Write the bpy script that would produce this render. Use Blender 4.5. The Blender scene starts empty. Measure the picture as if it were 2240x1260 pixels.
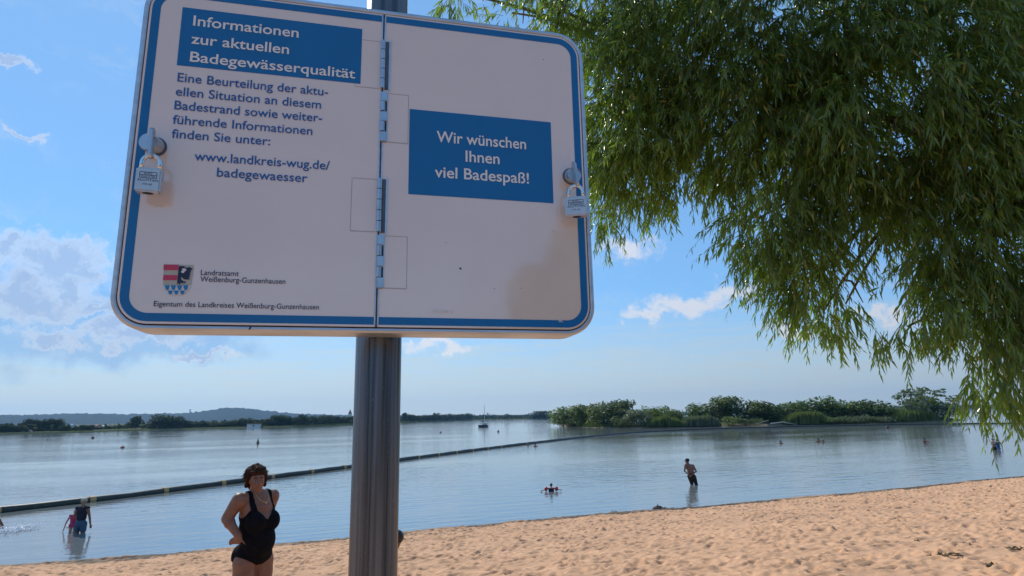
import bpy, bmesh, math, random
import numpy as np
from mathutils import Vector, Matrix, noise as mnoise

SC = bpy.context.scene
COL = SC.collection
R = math.radians
rng = np.random.default_rng(7)
random.seed(7)

# ------------------------------------------------------------------ camera
F, CX, CY, H = 1345.0, 1120.0, 630.0, 3.35          # focal length in photo pixels, eye height above the lake
TH = math.atan(282 * math.cos(.0196) / F)
RHO = math.atan(.0196)
_X = Vector((1, 0, 0)); _U = Vector((0, -math.sin(TH), math.cos(TH))); GF = Vector((0, math.cos(TH), math.sin(TH)))
RV = math.cos(RHO) * _X - math.sin(RHO) * _U
UV = math.sin(RHO) * _X + math.cos(RHO) * _U
CAM = Vector((0, 0, H))
cd = bpy.data.cameras.new('camera'); cam = bpy.data.objects.new('camera', cd); COL.objects.link(cam)
cd.sensor_width = 36; cd.lens = F / 2240 * 36; cd.clip_start = .05; cd.clip_end = 30000
cam.matrix_world = Matrix(((RV.x, UV.x, -GF.x, CAM.x), (RV.y, UV.y, -GF.y, CAM.y), (RV.z, UV.z, -GF.z, CAM.z), (0, 0, 0, 1)))
SC.camera = cam


def ray(px, py):
    px, py = float(px), float(py)
    return GF + (px - CX) / F * RV - (py - CY) / F * UV


def ground(px, py, z=0.0):
    d = ray(px, py); t = float((z - H) / d.z)
    return CAM + d * t


def at(px, py, depth):
    return CAM + ray(px, py) * float(depth)


# ------------------------------------------------------------------ sky, sun, exposure
SUN_EL, SUN_AZ = R(43), R(-38)                       # azimuth from +Y towards +X
SC.view_settings.view_transform = 'Standard'; SC.view_settings.look = 'None'
SC.view_settings.exposure = 0.0; SC.view_settings.gamma = 1
SC.cycles.use_denoising = True
SC.cycles.max_bounces = 8; SC.cycles.transparent_max_bounces = 6
sun = bpy.data.lights.new('sun', 'SUN'); sun.energy = 3.6; sun.angle = R(.53); sun.color = (1, .93, .82)
so = bpy.data.objects.new('sun', sun); COL.objects.link(so)
sdir = Vector((math.sin(SUN_AZ) * math.cos(SUN_EL), math.cos(SUN_AZ) * math.cos(SUN_EL), math.sin(SUN_EL)))
so.rotation_euler = sdir.to_track_quat('Z', 'Y').to_euler()
so.location = sdir * 60

W = bpy.data.worlds.new('World'); SC.world = W; W.use_nodes = True
nt = W.node_tree; N = nt.nodes; L = nt.links
N.clear()


class NB:
    """small helper to write node graphs"""
    def __init__(s, tree): s.t = tree

    def n(s, typ, **kw):
        o = s.t.nodes.new(typ)
        for k, v in kw.items(): setattr(o, k, v)
        return o

    def put(s, sock, v):
        if isinstance(v, bpy.types.NodeSocket): s.t.links.new(v, sock)
        else: sock.default_value = v

    def m(s, op, a, b=0.0, c=None, clamp=False):
        o = s.n('ShaderNodeMath', operation=op, use_clamp=clamp)
        s.put(o.inputs[0], a); s.put(o.inputs[1], b)
        if c is not None: s.put(o.inputs[2], c)
        return o.outputs[0]

    def v(s, op, a, b=(0, 0, 0)):
        o = s.n('ShaderNodeVectorMath', operation=op)
        s.put(o.inputs[0], a)
        if op == 'SCALE': s.put(o.inputs[3], b)
        elif op != 'LENGTH': s.put(o.inputs[1], b)
        return o.outputs['Value'] if op in ('LENGTH', 'DOT_PRODUCT') else o.outputs[0]

    def mix(s, f, a, b, mode='MIX'):
        o = s.n('ShaderNodeMix', data_type='RGBA', blend_type=mode)
        s.put(o.inputs[0], f)
        s.put(o.inputs[6], a if isinstance(a, bpy.types.NodeSocket) else (*a, 1) if len(a) == 3 else a)
        s.put(o.inputs[7], b if isinstance(b, bpy.types.NodeSocket) else (*b, 1) if len(b) == 3 else b)
        return o.outputs[2]

    def noise(s, vec, scale, detail=4, rough=.55, dist=0.0, out=0, dim='3D'):
        o = s.n('ShaderNodeTexNoise', noise_dimensions=dim)
        if vec is not None: s.t.links.new(vec, o.inputs['Vector'])
        o.inputs['Scale'].default_value = scale; o.inputs['Detail'].default_value = detail
        o.inputs['Roughness'].default_value = rough; o.inputs['Distortion'].default_value = dist
        return o.outputs[out]

    def ramp(s, f, lo, hi, a=0.0, b=1.0, smooth=True):
        o = s.n('ShaderNodeMapRange', interpolation_type='SMOOTHSTEP' if smooth else 'LINEAR')
        s.put(o.inputs[0], f)
        o.inputs[1].default_value = lo; o.inputs[2].default_value = hi
        s.put(o.inputs[3], a); s.put(o.inputs[4], b)
        return o.outputs[0]


g = NB(nt)
sky = g.n('ShaderNodeTexSky', sky_type='NISHITA', sun_disc=False)
sky.sun_elevation = SUN_EL; sky.sun_rotation = SUN_AZ
sky.altitude = 400; sky.air_density = 1.0; sky.dust_density = 0.12; sky.ozone_density = 2.2
tc = g.n('ShaderNodeTexCoord')
sep = g.n('ShaderNodeSeparateXYZ'); L.new(tc.outputs['Generated'], sep.inputs[0])
az = g.m('ARCTAN2', sep.outputs[0], sep.outputs[1])
el = g.m('ARCSINE', sep.outputs[2])
cmb = g.n('ShaderNodeCombineXYZ'); L.new(az, cmb.inputs[0]); L.new(el, cmb.inputs[1])
ae = cmb.outputs[0]


def azel(px, py):
    d = ray(px, py).normalized()
    return math.atan2(d.x, d.y), math.asin(d.z)


def field(ells, vec):
    """soft union of ellipses (photo pixels -> sky directions): 1 at a centre, 0 on its rim, negative outside"""
    cur = None
    for (px, py, rx, ry) in ells:
        a, e = azel(px, py)
        d = g.v('SUBTRACT', vec, (a, e, 0)); d = g.v('MULTIPLY', d, (F / rx, F / ry, 0))
        f = g.m('SUBTRACT', 1.0, g.v('LENGTH', d))
        cur = f if cur is None else g.m('MAXIMUM', cur, f)
    return cur


sd_ = g.v('DOT_PRODUCT', tc.outputs['Generated'], tuple(sdir))
fwd = g.ramp(sd_, -.75, .8, .30, 1.0, False)          # cloud and veil are brightest towards the sun (forward scattering)
skyc = g.mix(.6, g.v('MULTIPLY', sky.outputs[0], (.92, 1.42, 1.72)), g.v('SCALE', (2.45, 4.8, 8.3), g.ramp(sd_, -1, .7, .6, 1.0, False)))
# cumulus: noise-edged bodies in fixed sky directions, bright where thin (lit from behind), grey-blue where thick
warp = g.v('SCALE', g.v('SUBTRACT', g.noise(ae, 26, 5, .6, out=1), (.5, .5, .5)), .09)
aew = g.v('ADD', ae, warp)
cum = [(120, 575, 115, 62), (10, 545, 42, 42), (165, 625, 50, 45), (60, 650, 110, 50), (215, 678, 60, 20), (300, 726, 130, 26),
       (120, 730, 70, 20), (1500, 668, 120, 34), (1590, 640, 75, 30), (1420, 690, 75, 20), (1372, 545, 80, 28), (1912, 690, 38, 16),
       (960, 752, 100, 20), (1960, 700, 40, 16), (1730, 715, 50, 12), (450, 775, 60, 12), (30, 140, 40, 14), (50, 297, 28, 12), (1600, -300, 260, 90),
       (-500, 500, 300, 120), (2700, 500, 260, 90), (3100, 300, 200, 120), (-900, 700, 300, 90)]
fc = field(cum, aew)
nz = g.noise(aew, 40, 6, .6)
dens = g.m('ADD', fc, g.m('MULTIPLY', g.m('SUBTRACT', nz, .5), 1.35))
calpha = g.ramp(dens, -.06, .72)
thick = g.m('MULTIPLY', g.ramp(dens, .18, .75, 0, .8), g.ramp(az, -.30, -.42))
ccol = g.mix(thick, (9.2, 9.0, 9.2), (3.0, 4.6, 7.4))
# broad grey-blue bank low on the left, and a pale veil along the horizon
bank = field([(120, 700, 340, 95), (300, 735, 260, 60), (-300, 690, 400, 110)], aew)
balpha = g.m('MULTIPLY', g.ramp(g.m('ADD', bank, g.m('MULTIPLY', g.m('SUBTRACT', g.noise(ae, 18, 4), .5), .9)), -.05, .55), .55)
vn = g.noise(g.v('MULTIPLY', ae, (3, 26, 1)), 3.0, 5, .6)
veil = g.ramp(g.m('ADD', el, g.m('MULTIPLY', g.m('SUBTRACT', vn, .5), .12)), .20, .02)
wisp = g.m('MULTIPLY', g.ramp(g.noise(g.v('MULTIPLY', aew, (2.2, 9, 1)), 2.6, 6, .62), .5, .8), .3)
c0 = g.mix(wisp, skyc, g.v('SCALE', (6.6, 7.4, 8.6), fwd))
c1 = g.mix(g.m('MULTIPLY', veil, .9), c0, g.v('SCALE', (6.6, 7.5, 7.7), fwd))
c2 = g.mix(balpha, c1, (2.3, 4.2, 7.4))
c3 = g.mix(g.m('MULTIPLY', calpha, .72), c2, g.v('SCALE', ccol, fwd))
bg = g.n('ShaderNodeBackground'); L.new(c3, bg.inputs[0]); bg.inputs[1].default_value = .1
wo = g.n('ShaderNodeOutputWorld'); L.new(bg.outputs[0], wo.inputs[0])


# ------------------------------------------------------------------ helpers
def tag(o, label=None, cat=None, group=None, kind=None):
    if label: o['label'] = label
    if cat: o['category'] = cat
    if group: o['group'] = group
    if kind: o['kind'] = kind
    return o


def obj(name, me, mats=None, parent=None):
    o = bpy.data.objects.new(name, me); COL.objects.link(o)
    if mats is not None and not me.materials:
        for m in (mats if isinstance(mats, (list, tuple)) else [mats]): me.materials.append(m)
    if parent is not None: o.parent = parent
    return o


def empty(name, loc=(0, 0, 0), rz=0.0):
    o = bpy.data.objects.new(name, None); COL.objects.link(o)
    o.location = loc; o.rotation_euler = (0, 0, rz); o.empty_display_size = .2
    return o


def mesh_np(name, V, Fs, smooth=False, midx=None):
    """V (n,3) array, Fs list of (m,k) index arrays"""
    me = bpy.data.meshes.new(name)
    V = np.asarray(V, np.float32); me.vertices.add(len(V)); me.vertices.foreach_set('co', V.ravel())
    Fs = [np.asarray(f, np.int32) for f in Fs if len(f)]
    nl = sum(f.size for f in Fs); npoly = sum(len(f) for f in Fs)
    me.loops.add(nl); me.polygons.add(npoly)
    me.loops.foreach_set('vertex_index', np.concatenate([f.ravel() for f in Fs]))
    tot = np.concatenate([np.full(len(f), f.shape[1], np.int32) for f in Fs])
    st = np.concatenate([[0], np.cumsum(tot)[:-1]]).astype(np.int32)
    me.polygons.foreach_set('loop_start', st); me.polygons.foreach_set('loop_total', tot)
    me.polygons.foreach_set('use_smooth', np.full(npoly, smooth, bool))
    if midx is not None: me.polygons.foreach_set('material_index', np.asarray(midx, np.int32))
    me.update(calc_edges=True); me.validate()
    return me


class MB:
    """collects simple shapes into one mesh"""
    def __init__(s): s.V = []; s.F = []; s.n = 0

    def add(s, V, Fs):
        s.V += [tuple(v) for v in V]; s.F += [tuple(i + s.n for i in f) for f in Fs]; s.n += len(V); return s

    def box(s, c, h, rot=None):
        P = [Vector((x * h[0], y * h[1], z * h[2])) for x in (-1, 1) for y in (-1, 1) for z in (-1, 1)]
        if rot is not None: P = [rot @ p for p in P]
        c = Vector(c)
        return s.add([p + c for p in P], [(0, 1, 3, 2), (4, 6, 7, 5), (0, 4, 5, 1), (2, 3, 7, 6), (0, 2, 6, 4), (1, 5, 7, 3)])

    def tube(s, pts, rad, n=8, cap=True):
        pts = [Vector(p) for p in pts]; m = len(pts)
        rad = rad if isinstance(rad, (list, tuple)) else [rad] * m
        t0 = (pts[1] - pts[0]).normalized()
        up = Vector((0, 0, 1)) if abs(t0.z) < .9 else Vector((1, 0, 0))
        a = t0.cross(up).normalized(); V = []
        for i, p in enumerate(pts):
            t = (pts[min(i + 1, m - 1)] - pts[max(i - 1, 0)]).normalized()
            a = (a - t * a.dot(t)).normalized(); b = t.cross(a)
            for k in range(n):
                w = 2 * math.pi * k / n; V.append(p + (a * math.cos(w) + b * math.sin(w)) * rad[i])
        Fs = [(i * n + k, i * n + (k + 1) % n, (i + 1) * n + (k + 1) % n, (i + 1) * n + k) for i in range(m - 1) for k in range(n)]
        if cap: Fs += [tuple(range(n - 1, -1, -1)), tuple((m - 1) * n + k for k in range(n))]
        return s.add(V, Fs)

    def ell(s, c, r, rot=None, nu=12, nv=8):
        V = []; c = Vector(c)
        for j in range(1, nv):
            ph = math.pi * j / nv
            for i in range(nu):
                w = 2 * math.pi * i / nu
                p = Vector((math.sin(ph) * math.cos(w) * r[0], math.sin(ph) * math.sin(w) * r[1], math.cos(ph) * r[2]))
                V.append((rot @ p if rot is not None else p) + c)
        t = Vector((0, 0, r[2])); b = -t
        if rot is not None: t = rot @ t; b = rot @ b
        V += [t + c, b + c]; T = len(V) - 2
        Fs = [(j * nu + i, (j + 1) * nu + i, (j + 1) * nu + (i + 1) % nu, j * nu + (i + 1) % nu) for j in range(nv - 2) for i in range(nu)]
        Fs += [(T, i, (i + 1) % nu) for i in range(nu)] + [(T + 1, (nv - 2) * nu + (i + 1) % nu, (nv - 2) * nu + i) for i in range(nu)]
        return s.add(V, Fs)

    def cap(s, a, b, ra, rb, n=14):
        """tapered capsule"""
        a, b = Vector(a), Vector(b); d = (b - a); Ln = max(d.length, 1e-5); d /= Ln
        ts = [(-math.cos(R(x)) * ra, math.sin(R(x)) * ra) for x in (8, 30, 60, 90)] + [(Ln + math.sin(R(x)) * rb, math.cos(R(x)) * rb) for x in (0, 30, 60, 82)]
        return s.tube([a + d * t for t, _ in ts], [r for _, r in ts], n)

    def prism(s, pts, z0, z1, f):
        """polygon pts (x,y) extruded from z0 to z1, mapped by f(x,y,z)"""
        n = len(pts)
        V = [f(x, y, z0) for x, y in pts] + [f(x, y, z1) for x, y in pts]
        return s.add(V, [tuple(range(n - 1, -1, -1)), tuple(range(n, 2 * n))] + [(i, (i + 1) % n, n + (i + 1) % n, n + i) for i in range(n)])

    def build(s, name, mat, parent=None, smooth=False, bevel=0.0):
        me = bpy.data.meshes.new(name); me.from_pydata(s.V, [], s.F)
        bm = bmesh.new(); bm.from_mesh(me); bmesh.ops.recalc_face_normals(bm, faces=bm.faces)
        if bevel: bmesh.ops.bevel(bm, geom=[e for e in bm.edges if e.is_manifold and e.calc_face_angle(0) > .6], offset=bevel, segments=2, affect='EDGES')
        bm.to_mesh(me); bm.free()
        if smooth:
            for p in me.polygons: p.use_smooth = True
        return obj(name, me, mat, parent)


def material(name, col=(.5, .5, .5), rough=.6, metal=0.0, spec=.5):
    m = bpy.data.materials.new(name); m.use_nodes = True
    b = m.node_tree.nodes['Principled BSDF']
    b.inputs['Base Color'].default_value = (*col, 1); b.inputs['Roughness'].default_value = rough
    b.inputs['Metallic'].default_value = metal; b.inputs['Specular IOR Level'].default_value = spec
    return m, NB(m.node_tree), b


def mottled(name, c1, c2, scale, rough=.6, metal=0.0, spec=.5, bump=0.0, detail=5, stretch=None, coord='Object', rvar=0.0):
    m, q, b = material(name, c1, rough, metal, spec)
    tcn = q.n('ShaderNodeTexCoord'); vec = tcn.outputs[coord]
    if stretch: vec = q.v('MULTIPLY', vec, stretch)
    nz_ = q.noise(vec, scale, detail, .6)
    L_ = m.node_tree.links
    L_.new(q.mix(q.ramp(nz_, .3, .7), c1, c2), b.inputs['Base Color'])
    if rvar: L_.new(q.ramp(nz_, .25, .75, rough - rvar, rough + rvar), b.inputs['Roughness'])
    if bump:
        bp = q.n('ShaderNodeBump'); bp.inputs['Strength'].default_value = 1; bp.inputs['Distance'].default_value = bump
        L_.new(nz_, bp.inputs['Height']); L_.new(bp.outputs[0], b.inputs['Normal'])
    return m


# ------------------------------------------------------------------ ground: beach, lake bed and land in one sheet
_sp = [ground(*p) for p in ((0, 1238), (280, 1219), (560, 1197), (880, 1166), (1240, 1129), (1600, 1103), (1920, 1073), (2240, 1040))]
SX = np.array([-400, -60] + [p.x for p in _sp] + [60, 400.]); SY = np.array([-40, 3.0] + [p.y for p in _sp] + [42, 110.])


def shore_y(x):
    x = np.asarray(x, float)
    y = np.interp(x, SX, SY)
    for d in (1.5, 3.0): y = .5 * y + .25 * (np.interp(x - d, SX, SY) + np.interp(x + d, SX, SY))
    return y


def profile(t):
    """beach height at t metres inland of the water's edge"""
    t = np.asarray(t, float)
    up = np.where(t < 12, .107 * t, 1.284 + .55 * (1 - np.exp(-(t - 12) * .107 / .55)))
    dn = np.maximum(.085 * t, -2.2)
    return np.where(t > 0, up, dn)


def beach_z(x, y):
    return float(profile((float(shore_y(x)) - y) * .925))


def axis(parts):
    out = []
    for a, b, n in parts: out += list(np.linspace(a, b, n, endpoint=False))
    return np.array(out + [parts[-1][1]])


gx = axis([(-4400, -1200, 8), (-1200, -100, 22), (-100, -19, 40), (-19, 34, 1650), (34, 120, 40), (120, 1200, 22), (1200, 4400, 8)])
gt = axis([(-4000, -1500, 8), (-1500, -60, 30), (-60, -1.2, 40), (-1.2, 15.5, 540), (15.5, 60, 40), (60, 1200, 20)])
GX, GT = np.meshgrid(gx, gt)
GY = shore_y(GX) - GT / .925
GZ = profile(GT)
# uneven wet edge, gentle undulation and trodden relief
iw = (gx > -20) & (gx < 35); jw = (gt > -1.3) & (gt < 16)
ix0, ix1 = np.where(iw)[0][[0, -1]]; jt0, jt1 = np.where(jw)[0][[0, -1]]
rel = np.zeros_like(GZ)
sub = rel[jt0:jt1 + 1, ix0:ix1 + 1]
lx = gx[ix0:ix1 + 1]; lt = gt[jt0:jt1 + 1]
for _ in range(30000):
    cx_, ct_ = rng.uniform(-19, 34), rng.uniform(.25, 15.4)
    sc = rng.uniform(.5, 1.3); a_ = rng.normal(.35, .9)
    la, lb, dp = .115 * sc, .052 * sc, rng.uniform(.008, .036) * min(1, .35 + ct_ * .4)
    i0, i1 = np.searchsorted(lx, [cx_ - .42, cx_ + .42]); j0, j1 = np.searchsorted(lt, [ct_ - .42, ct_ + .42])
    if i1 - i0 < 3 or j1 - j0 < 3: continue
    dx = (lx[i0:i1] - cx_)[None, :]; dt_ = (lt[j0:j1] - ct_)[:, None]
    u_ = dx * math.cos(a_) + dt_ * math.sin(a_); v_ = -dx * math.sin(a_) + dt_ * math.cos(a_)
    q2 = (u_ / la) ** 2 + (v_ / lb) ** 2
    sub[j0:j1, i0:i1] += dp * (-np.exp(-q2 ** 1.5) + .5 * np.exp(-(np.sqrt(q2) - 1.55) ** 2 * 3.0))


def vnoise(x, y, s, seed):
    r = np.random.default_rng(seed); T = r.random((256, 256))
    x = x * s; y = y * s; xi = np.floor(x).astype(int); yi = np.floor(y).astype(int); fx = x - xi; fy = y - yi
    fx = fx * fx * (3 - 2 * fx); fy = fy * fy * (3 - 2 * fy)
    A = T[xi % 256, yi % 256]; B = T[(xi + 1) % 256, yi % 256]; C_ = T[xi % 256, (yi + 1) % 256]; D_ = T[(xi + 1) % 256, (yi + 1) % 256]
    return (A * (1 - fx) + B * fx) * (1 - fy) + (C_ * (1 - fx) + D_ * fx) * fy - .5


fade = np.clip((lt - .1) / .9, .15, 1)[:, None]
XX, TT = np.meshgrid(lx, lt)
sub += fade * (.045 * vnoise(XX, TT, 1.1, 1) + .022 * vnoise(XX, TT, 3.1, 2) + .014 * vnoise(XX, TT, 7.5, 3) + .012 * vnoise(XX, TT, 14.0, 5)) + .05 * vnoise(XX, TT, .35, 4) * fade
# a raised lip of sand at the water's edge
sub += .035 * np.exp(-((TT - .55) / .22) ** 2) * (1 + vnoise(XX, TT, .8, 6) * 1.5)
GZ = GZ + rel
ny, nx = GX.shape
idx = np.arange(nx * ny).reshape(ny, nx)
quads = np.stack([idx[:-1, :-1], idx[1:, :-1], idx[1:, 1:], idx[:-1, 1:]], -1).reshape(-1, 4)
gme = mesh_np('ground', np.stack([GX, GY, GZ], -1).reshape(-1, 3), [quads], smooth=True)
gm, q, b = material('sand', (.42, .27, .17), .9, 0, .25)
tcn = q.n('ShaderNodeTexCoord'); P_ = tcn.outputs['Object']
n1 = q.noise(P_, 9, 6, .65); n2 = q.noise(P_, .6, 4, .6); n3 = q.noise(P_, 60, 3, .6)
dry = q.mix(q.ramp(n1, .3, .75), (.62, .345, .185), (.74, .43, .245))
dry = q.mix(q.ramp(n2, .35, .7, 0, .6), dry, (.54, .305, .17))
dry = q.mix(q.ramp(q.noise(q.v('MULTIPLY', P_, (.5, 1.6, 1)), .22, 3, .55), .45, .75, 0, .35), dry, (.50, .30, .18))
dry = q.mix(q.ramp(n3, .64, .76, 0, .65), dry, (.24, .15, .09))
sepz = q.n('ShaderNodeSeparateXYZ'); q.t.links.new(P_, sepz.inputs[0])
hz = q.m('ADD', sepz.outputs[2], q.m('MULTIPLY', q.m('SUBTRACT', q.noise(P_, 1.6, 5, .6), .5), .09))
wet = q.ramp(hz, .17, .09)
L2 = q.t.links
turf = q.ramp(q.m('ADD', sepz.outputs[2], q.m('MULTIPLY', q.m('SUBTRACT', n2, .5), .12)), 1.80, 1.84)
dry = q.mix(turf, dry, q.mix(n1, (.03, .05, .015), (.09, .10, .035)))
L2.new(q.mix(wet, dry, (.10, .072, .045)), b.inputs['Base Color'])
L2.new(q.ramp(wet, 0, 1, .92, .8), b.inputs['Roughness'])
bp = q.n('ShaderNodeBump'); bp.inputs['Strength'].default_value = .8; bp.inputs['Distance'].default_value = .012
L2.new(q.m('ADD', q.noise(P_, 22, 5, .7), q.m('MULTIPLY', n3, .3)), bp.inputs['Height']); L2.new(bp.outputs[0], b.inputs['Normal'])
tag(obj('ground', gme, gm), kind='structure')

# ------------------------------------------------------------------ water
wm, q, b = material('lake_water', (.17, .19, .185), .03, 0, .5)
b.inputs['IOR'].default_value = 2.9
tcn = q.n('ShaderNodeTexCoord')
mp = q.n('ShaderNodeMapping'); q.t.links.new(tcn.outputs['Object'], mp.inputs[0]); mp.inputs['Rotation'].default_value = (0, 0, R(-20))
wv = q.v('MULTIPLY', mp.outputs[0], (.42, 1.35, 1))
w1 = q.noise(wv, 1.25, 3, .5, .25)
w2 = q.noise(q.v('MULTIPLY', mp.outputs[0], (.8, 1.6, 1)), 4.2, 3, .55)
patch = q.ramp(q.noise(q.v('MULTIPLY', mp.outputs[0], (.012, .045, 1)), 1.0, 4, .55), .36, .62, .25, 1.0)
hgt = q.m('MULTIPLY', q.m('ADD', q.m('MULTIPLY', w1, 1.0), q.m('MULTIPLY', w2, .22)), patch)
bp = q.n('ShaderNodeBump'); bp.inputs['Strength'].default_value = 1.0; bp.inputs['Distance'].default_value = .036
q.t.links.new(hgt, bp.inputs['Height']); q.t.links.new(bp.outputs[0], b.inputs['Normal'])
wx = axis([(-4400, -300, 12), (-300, 300, 24), (300, 4400, 12)])
ww = np.stack([m_.ravel() for m_ in np.meshgrid(wx, axis([(-300, 600, 24), (600, 4400, 12)]))] + [np.zeros(len(wx) * 37)], -1)
nxw = len(wx); idw = np.arange(len(ww)).reshape(-1, nxw)
wme = mesh_np('water', ww, [np.stack([idw[:-1, :-1], idw[:-1, 1:], idw[1:, 1:], idw[1:, :-1]], -1).reshape(-1, 4)])
tag(obj('water', wme, wm), kind='structure')

# ------------------------------------------------------------------ the information board on its post
E1 = Vector((.97205, .23480, 0)).normalized(); E2 = Vector((0, 0, 1)); E3 = E1.cross(E2)
SO = at(835, 400, 1.0)                               # a point on the board's face, one metre off


def uv(px, py, w=0.0):
    o = SO + E3 * w; d = ray(px, py); t = (o - CAM).dot(E3) / d.dot(E3); p = CAM + d * t - SO
    return p.dot(E1), p.dot(E2)


PW = -.088                                            # post axis behind the face
PU = .5 * (uv(770, 1000, PW)[0] + uv(874, 1000, PW)[0]); PR = .5 * (uv(874, 1000, PW)[0] - uv(770, 1000, PW)[0])
pfoot = SO + E1 * PU + E3 * PW
FZ = beach_z(pfoot.x, pfoot.y)
board = empty('information_board', (pfoot.x, pfoot.y, FZ))
board.matrix_world = Matrix(((E1.x, -E3.x, 0, pfoot.x), (E1.y, -E3.y, 0, pfoot.y), (0, 0, 1, FZ), (0, 0, 0, 1)))
tag(board, 'white double panel notice board with blue rim on a grey metal post', 'notice board')
VZ = SO.z - FZ


def S(u, v, w=0.0):                                   # board coordinates -> the board empty's local space
    return Vector((u - PU, -(w - PW), v + VZ))


def outline(u0, v0, u1, v1, r, n=12):
    """rounded rectangle: start mid-top right seam order: TR, TL, BL, BR arcs, counter-clockwise"""
    out = []
    for cx, cy, a0 in ((u1 - r, v1 - r, 0), (u0 + r, v1 - r, 90), (u0 + r, v0 + r, 180), (u1 - r, v0 + r, 270)):
        out += [(cx + r * math.cos(R(a0 + 90 * k / n)), cy + r * math.sin(R(a0 + 90 * k / n))) for k in range(n + 1)]
    return out


U0, V0, U1, V1, RC = -.3738, -.2462, .3585, .3172, .051
white = mottled('board_white', (.75, .64, .58), (.705, .60, .545), 6, .22, 0, .5, 0, 4, rvar=.05)
_b = white.node_tree.nodes['Principled BSDF']; _b.inputs['Coat Weight'].default_value = 1.0; _b.inputs['Coat Roughness'].default_value = .06; _b.inputs['Coat IOR'].default_value = 2.0
blue = mottled('board_blue', (.003, .13, .36), (.004, .145, .40), 9, .3, 0, .5)
ink = mottled('ink_navy', (.012, .10, .34), (.015, .11, .37), 30, .4)
inkd = mottled('ink_dark', (.03, .03, .07), (.035, .035, .08), 30, .4)
lett = mottled('lettering_white', (.80, .78, .77), (.76, .74, .73), 30, .35)
alu = mottled('aluminium', (.62, .65, .70), (.50, .53, .58), 14, .38, .85, .5, .0004, 5, (1, 1, 6))
steel = mottled('brushed_steel', (.55, .58, .62), (.46, .49, .53), 40, .3, .9, .5, .0002)
lockm = mottled('lock_metal', (.62, .62, .62), (.54, .54, .55), 60, .36, .75, .5, .0002)
chrome = mottled('chrome', (.78, .80, .82), (.7, .72, .75), 30, .12, 1)
dark = mottled('dark_gap', (.012, .014, .02), (.02, .022, .03), 40, .7)
slot = mottled('slot_ring_shade', (.08, .105, .14), (.11, .14, .18), 40, .5, .3)
line = mottled('seam_grey', (.40, .37, .38), (.46, .43, .44), 60, .6)

# post: galvanised pipe with drawn streaks
gal, q, b = material('galvanised_steel', (.3, .3, .31), .45, .6, .5)
tcn = q.n('ShaderNodeTexCoord')
sv = q.v('MULTIPLY', tcn.outputs['Object'], (95, 95, .9))
st_ = q.noise(sv, 1.0, 5, .65); sp_ = q.noise(tcn.outputs['Object'], 320, 3, .7); bl_ = q.noise(q.v('MULTIPLY', tcn.outputs['Object'], (30, 30, 5)), 1.0, 4)
cg = q.mix(q.ramp(st_, .3, .72), (.045, .055, .070), (.19, .21, .24))
cg = q.mix(q.ramp(sp_, .60, .75, 0, .5), cg, (.34, .34, .34))
cg = q.mix(q.ramp(bl_, .5, .75, 0, .4), cg, (.06, .06, .065))
q.t.links.new(cg, b.inputs['Base Color']); q.t.links.new(q.ramp(st_, .3, .7, .26, .45), b.inputs['Roughness'])
bp = q.n('ShaderNodeBump'); bp.inputs['Strength'].default_value = .6; bp.inputs['Distance'].default_value = .0004
q.t.links.new(q.m('ADD', st_, q.m('MULTIPLY', sp_, .5)), bp.inputs['Height']); q.t.links.new(bp.outputs[0], b.inputs['Normal'])
mb = MB(); mb.tube([(0, 0, -.5), (0, 0, VZ + .75), (0, 0, VZ + .752)], [PR, PR, PR * .94], 48)
mb.build('post', gal, board, smooth=True)
# clamps behind the board
for vz in (.2, -.14):
    mb = MB(); mb.tube([(0, 0, VZ + vz - .015), (0, 0, VZ + vz + .015)], PR + .004, 40)
    mb.box((0, -PR - .006, VZ + vz), (.07, .004, .015)); mb.build('clamp', steel, board)

# frame ring: outer skin, rounded lip and inner return
rings = []
for off, w in ((0, -.048), (0, -.003), (.0012, 0.0), (.0068, .0004), (.0080, -.001), (.0080, -.012)):
    rings.append([S(u, v, w) for u, v in outline(U0 + off, V0 + off, U1 - off, V1 - off, RC - off)])
n_ = len(rings[0]); mb = MB()
mb.add([p for r_ in rings for p in r_], [(j * n_ + i, j * n_ + (i + 1) % n_, (j + 1) * n_ + (i + 1) % n_, (j + 1) * n_ + i) for j in range(len(rings) - 1) for i in range(n_)])
fr = mb.build('frame', alu, board, smooth=True)
mb = MB(); mb.prism(outline(U0 + .002, V0 + .002, U1 - .002, V1 - .002, RC - .002), -.047, -.012, lambda x, y, z: S(x, y, z)); mb.build('back_box', alu, board)
# thin dark strip, painted shade for the open gap between frame and door
gap_strip = [[S(u, v, w) for u, v in outline(U0 + o_, V0 + o_, U1 - o_, V1 - o_, RC - o_)] for o_, w in ((.0082, -.0025), (.0096, -.0025))]
mb = MB(); mb.add(gap_strip[0] + gap_strip[1], [(i, (i + 1) % n_, n_ + (i + 1) % n_, n_ + i) for i in range(n_)]); mb.build('gap_shade', dark, fr)

US = (uv(822, 600)[0] + uv(829, 600)[0]) / 2          # seam
SL, SR = US - .0014, US + .0014


def door_outline(side, off, r, n=12):
    u0, v0, u1, v1 = U0 + off, V0 + off, U1 - off, V1 - off
    o = outline(u0, v0, u1, v1, r, n); k = n + 1
    if side < 0: return [(SL, v1)] + o[k:3 * k] + [(SL, v0)]
    return [(SR, v0)] + o[3 * k:] + o[:k] + [(SR, v1)]


def strip(o1, o2, w):
    n = len(o1); m_ = MB()
    m_.add([S(u, v, w) for u, v in o1] + [S(u, v, w) for u, v in o2], [(i, i + 1, n + i + 1, n + i) for i in range(n - 1)])
    return m_


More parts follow.
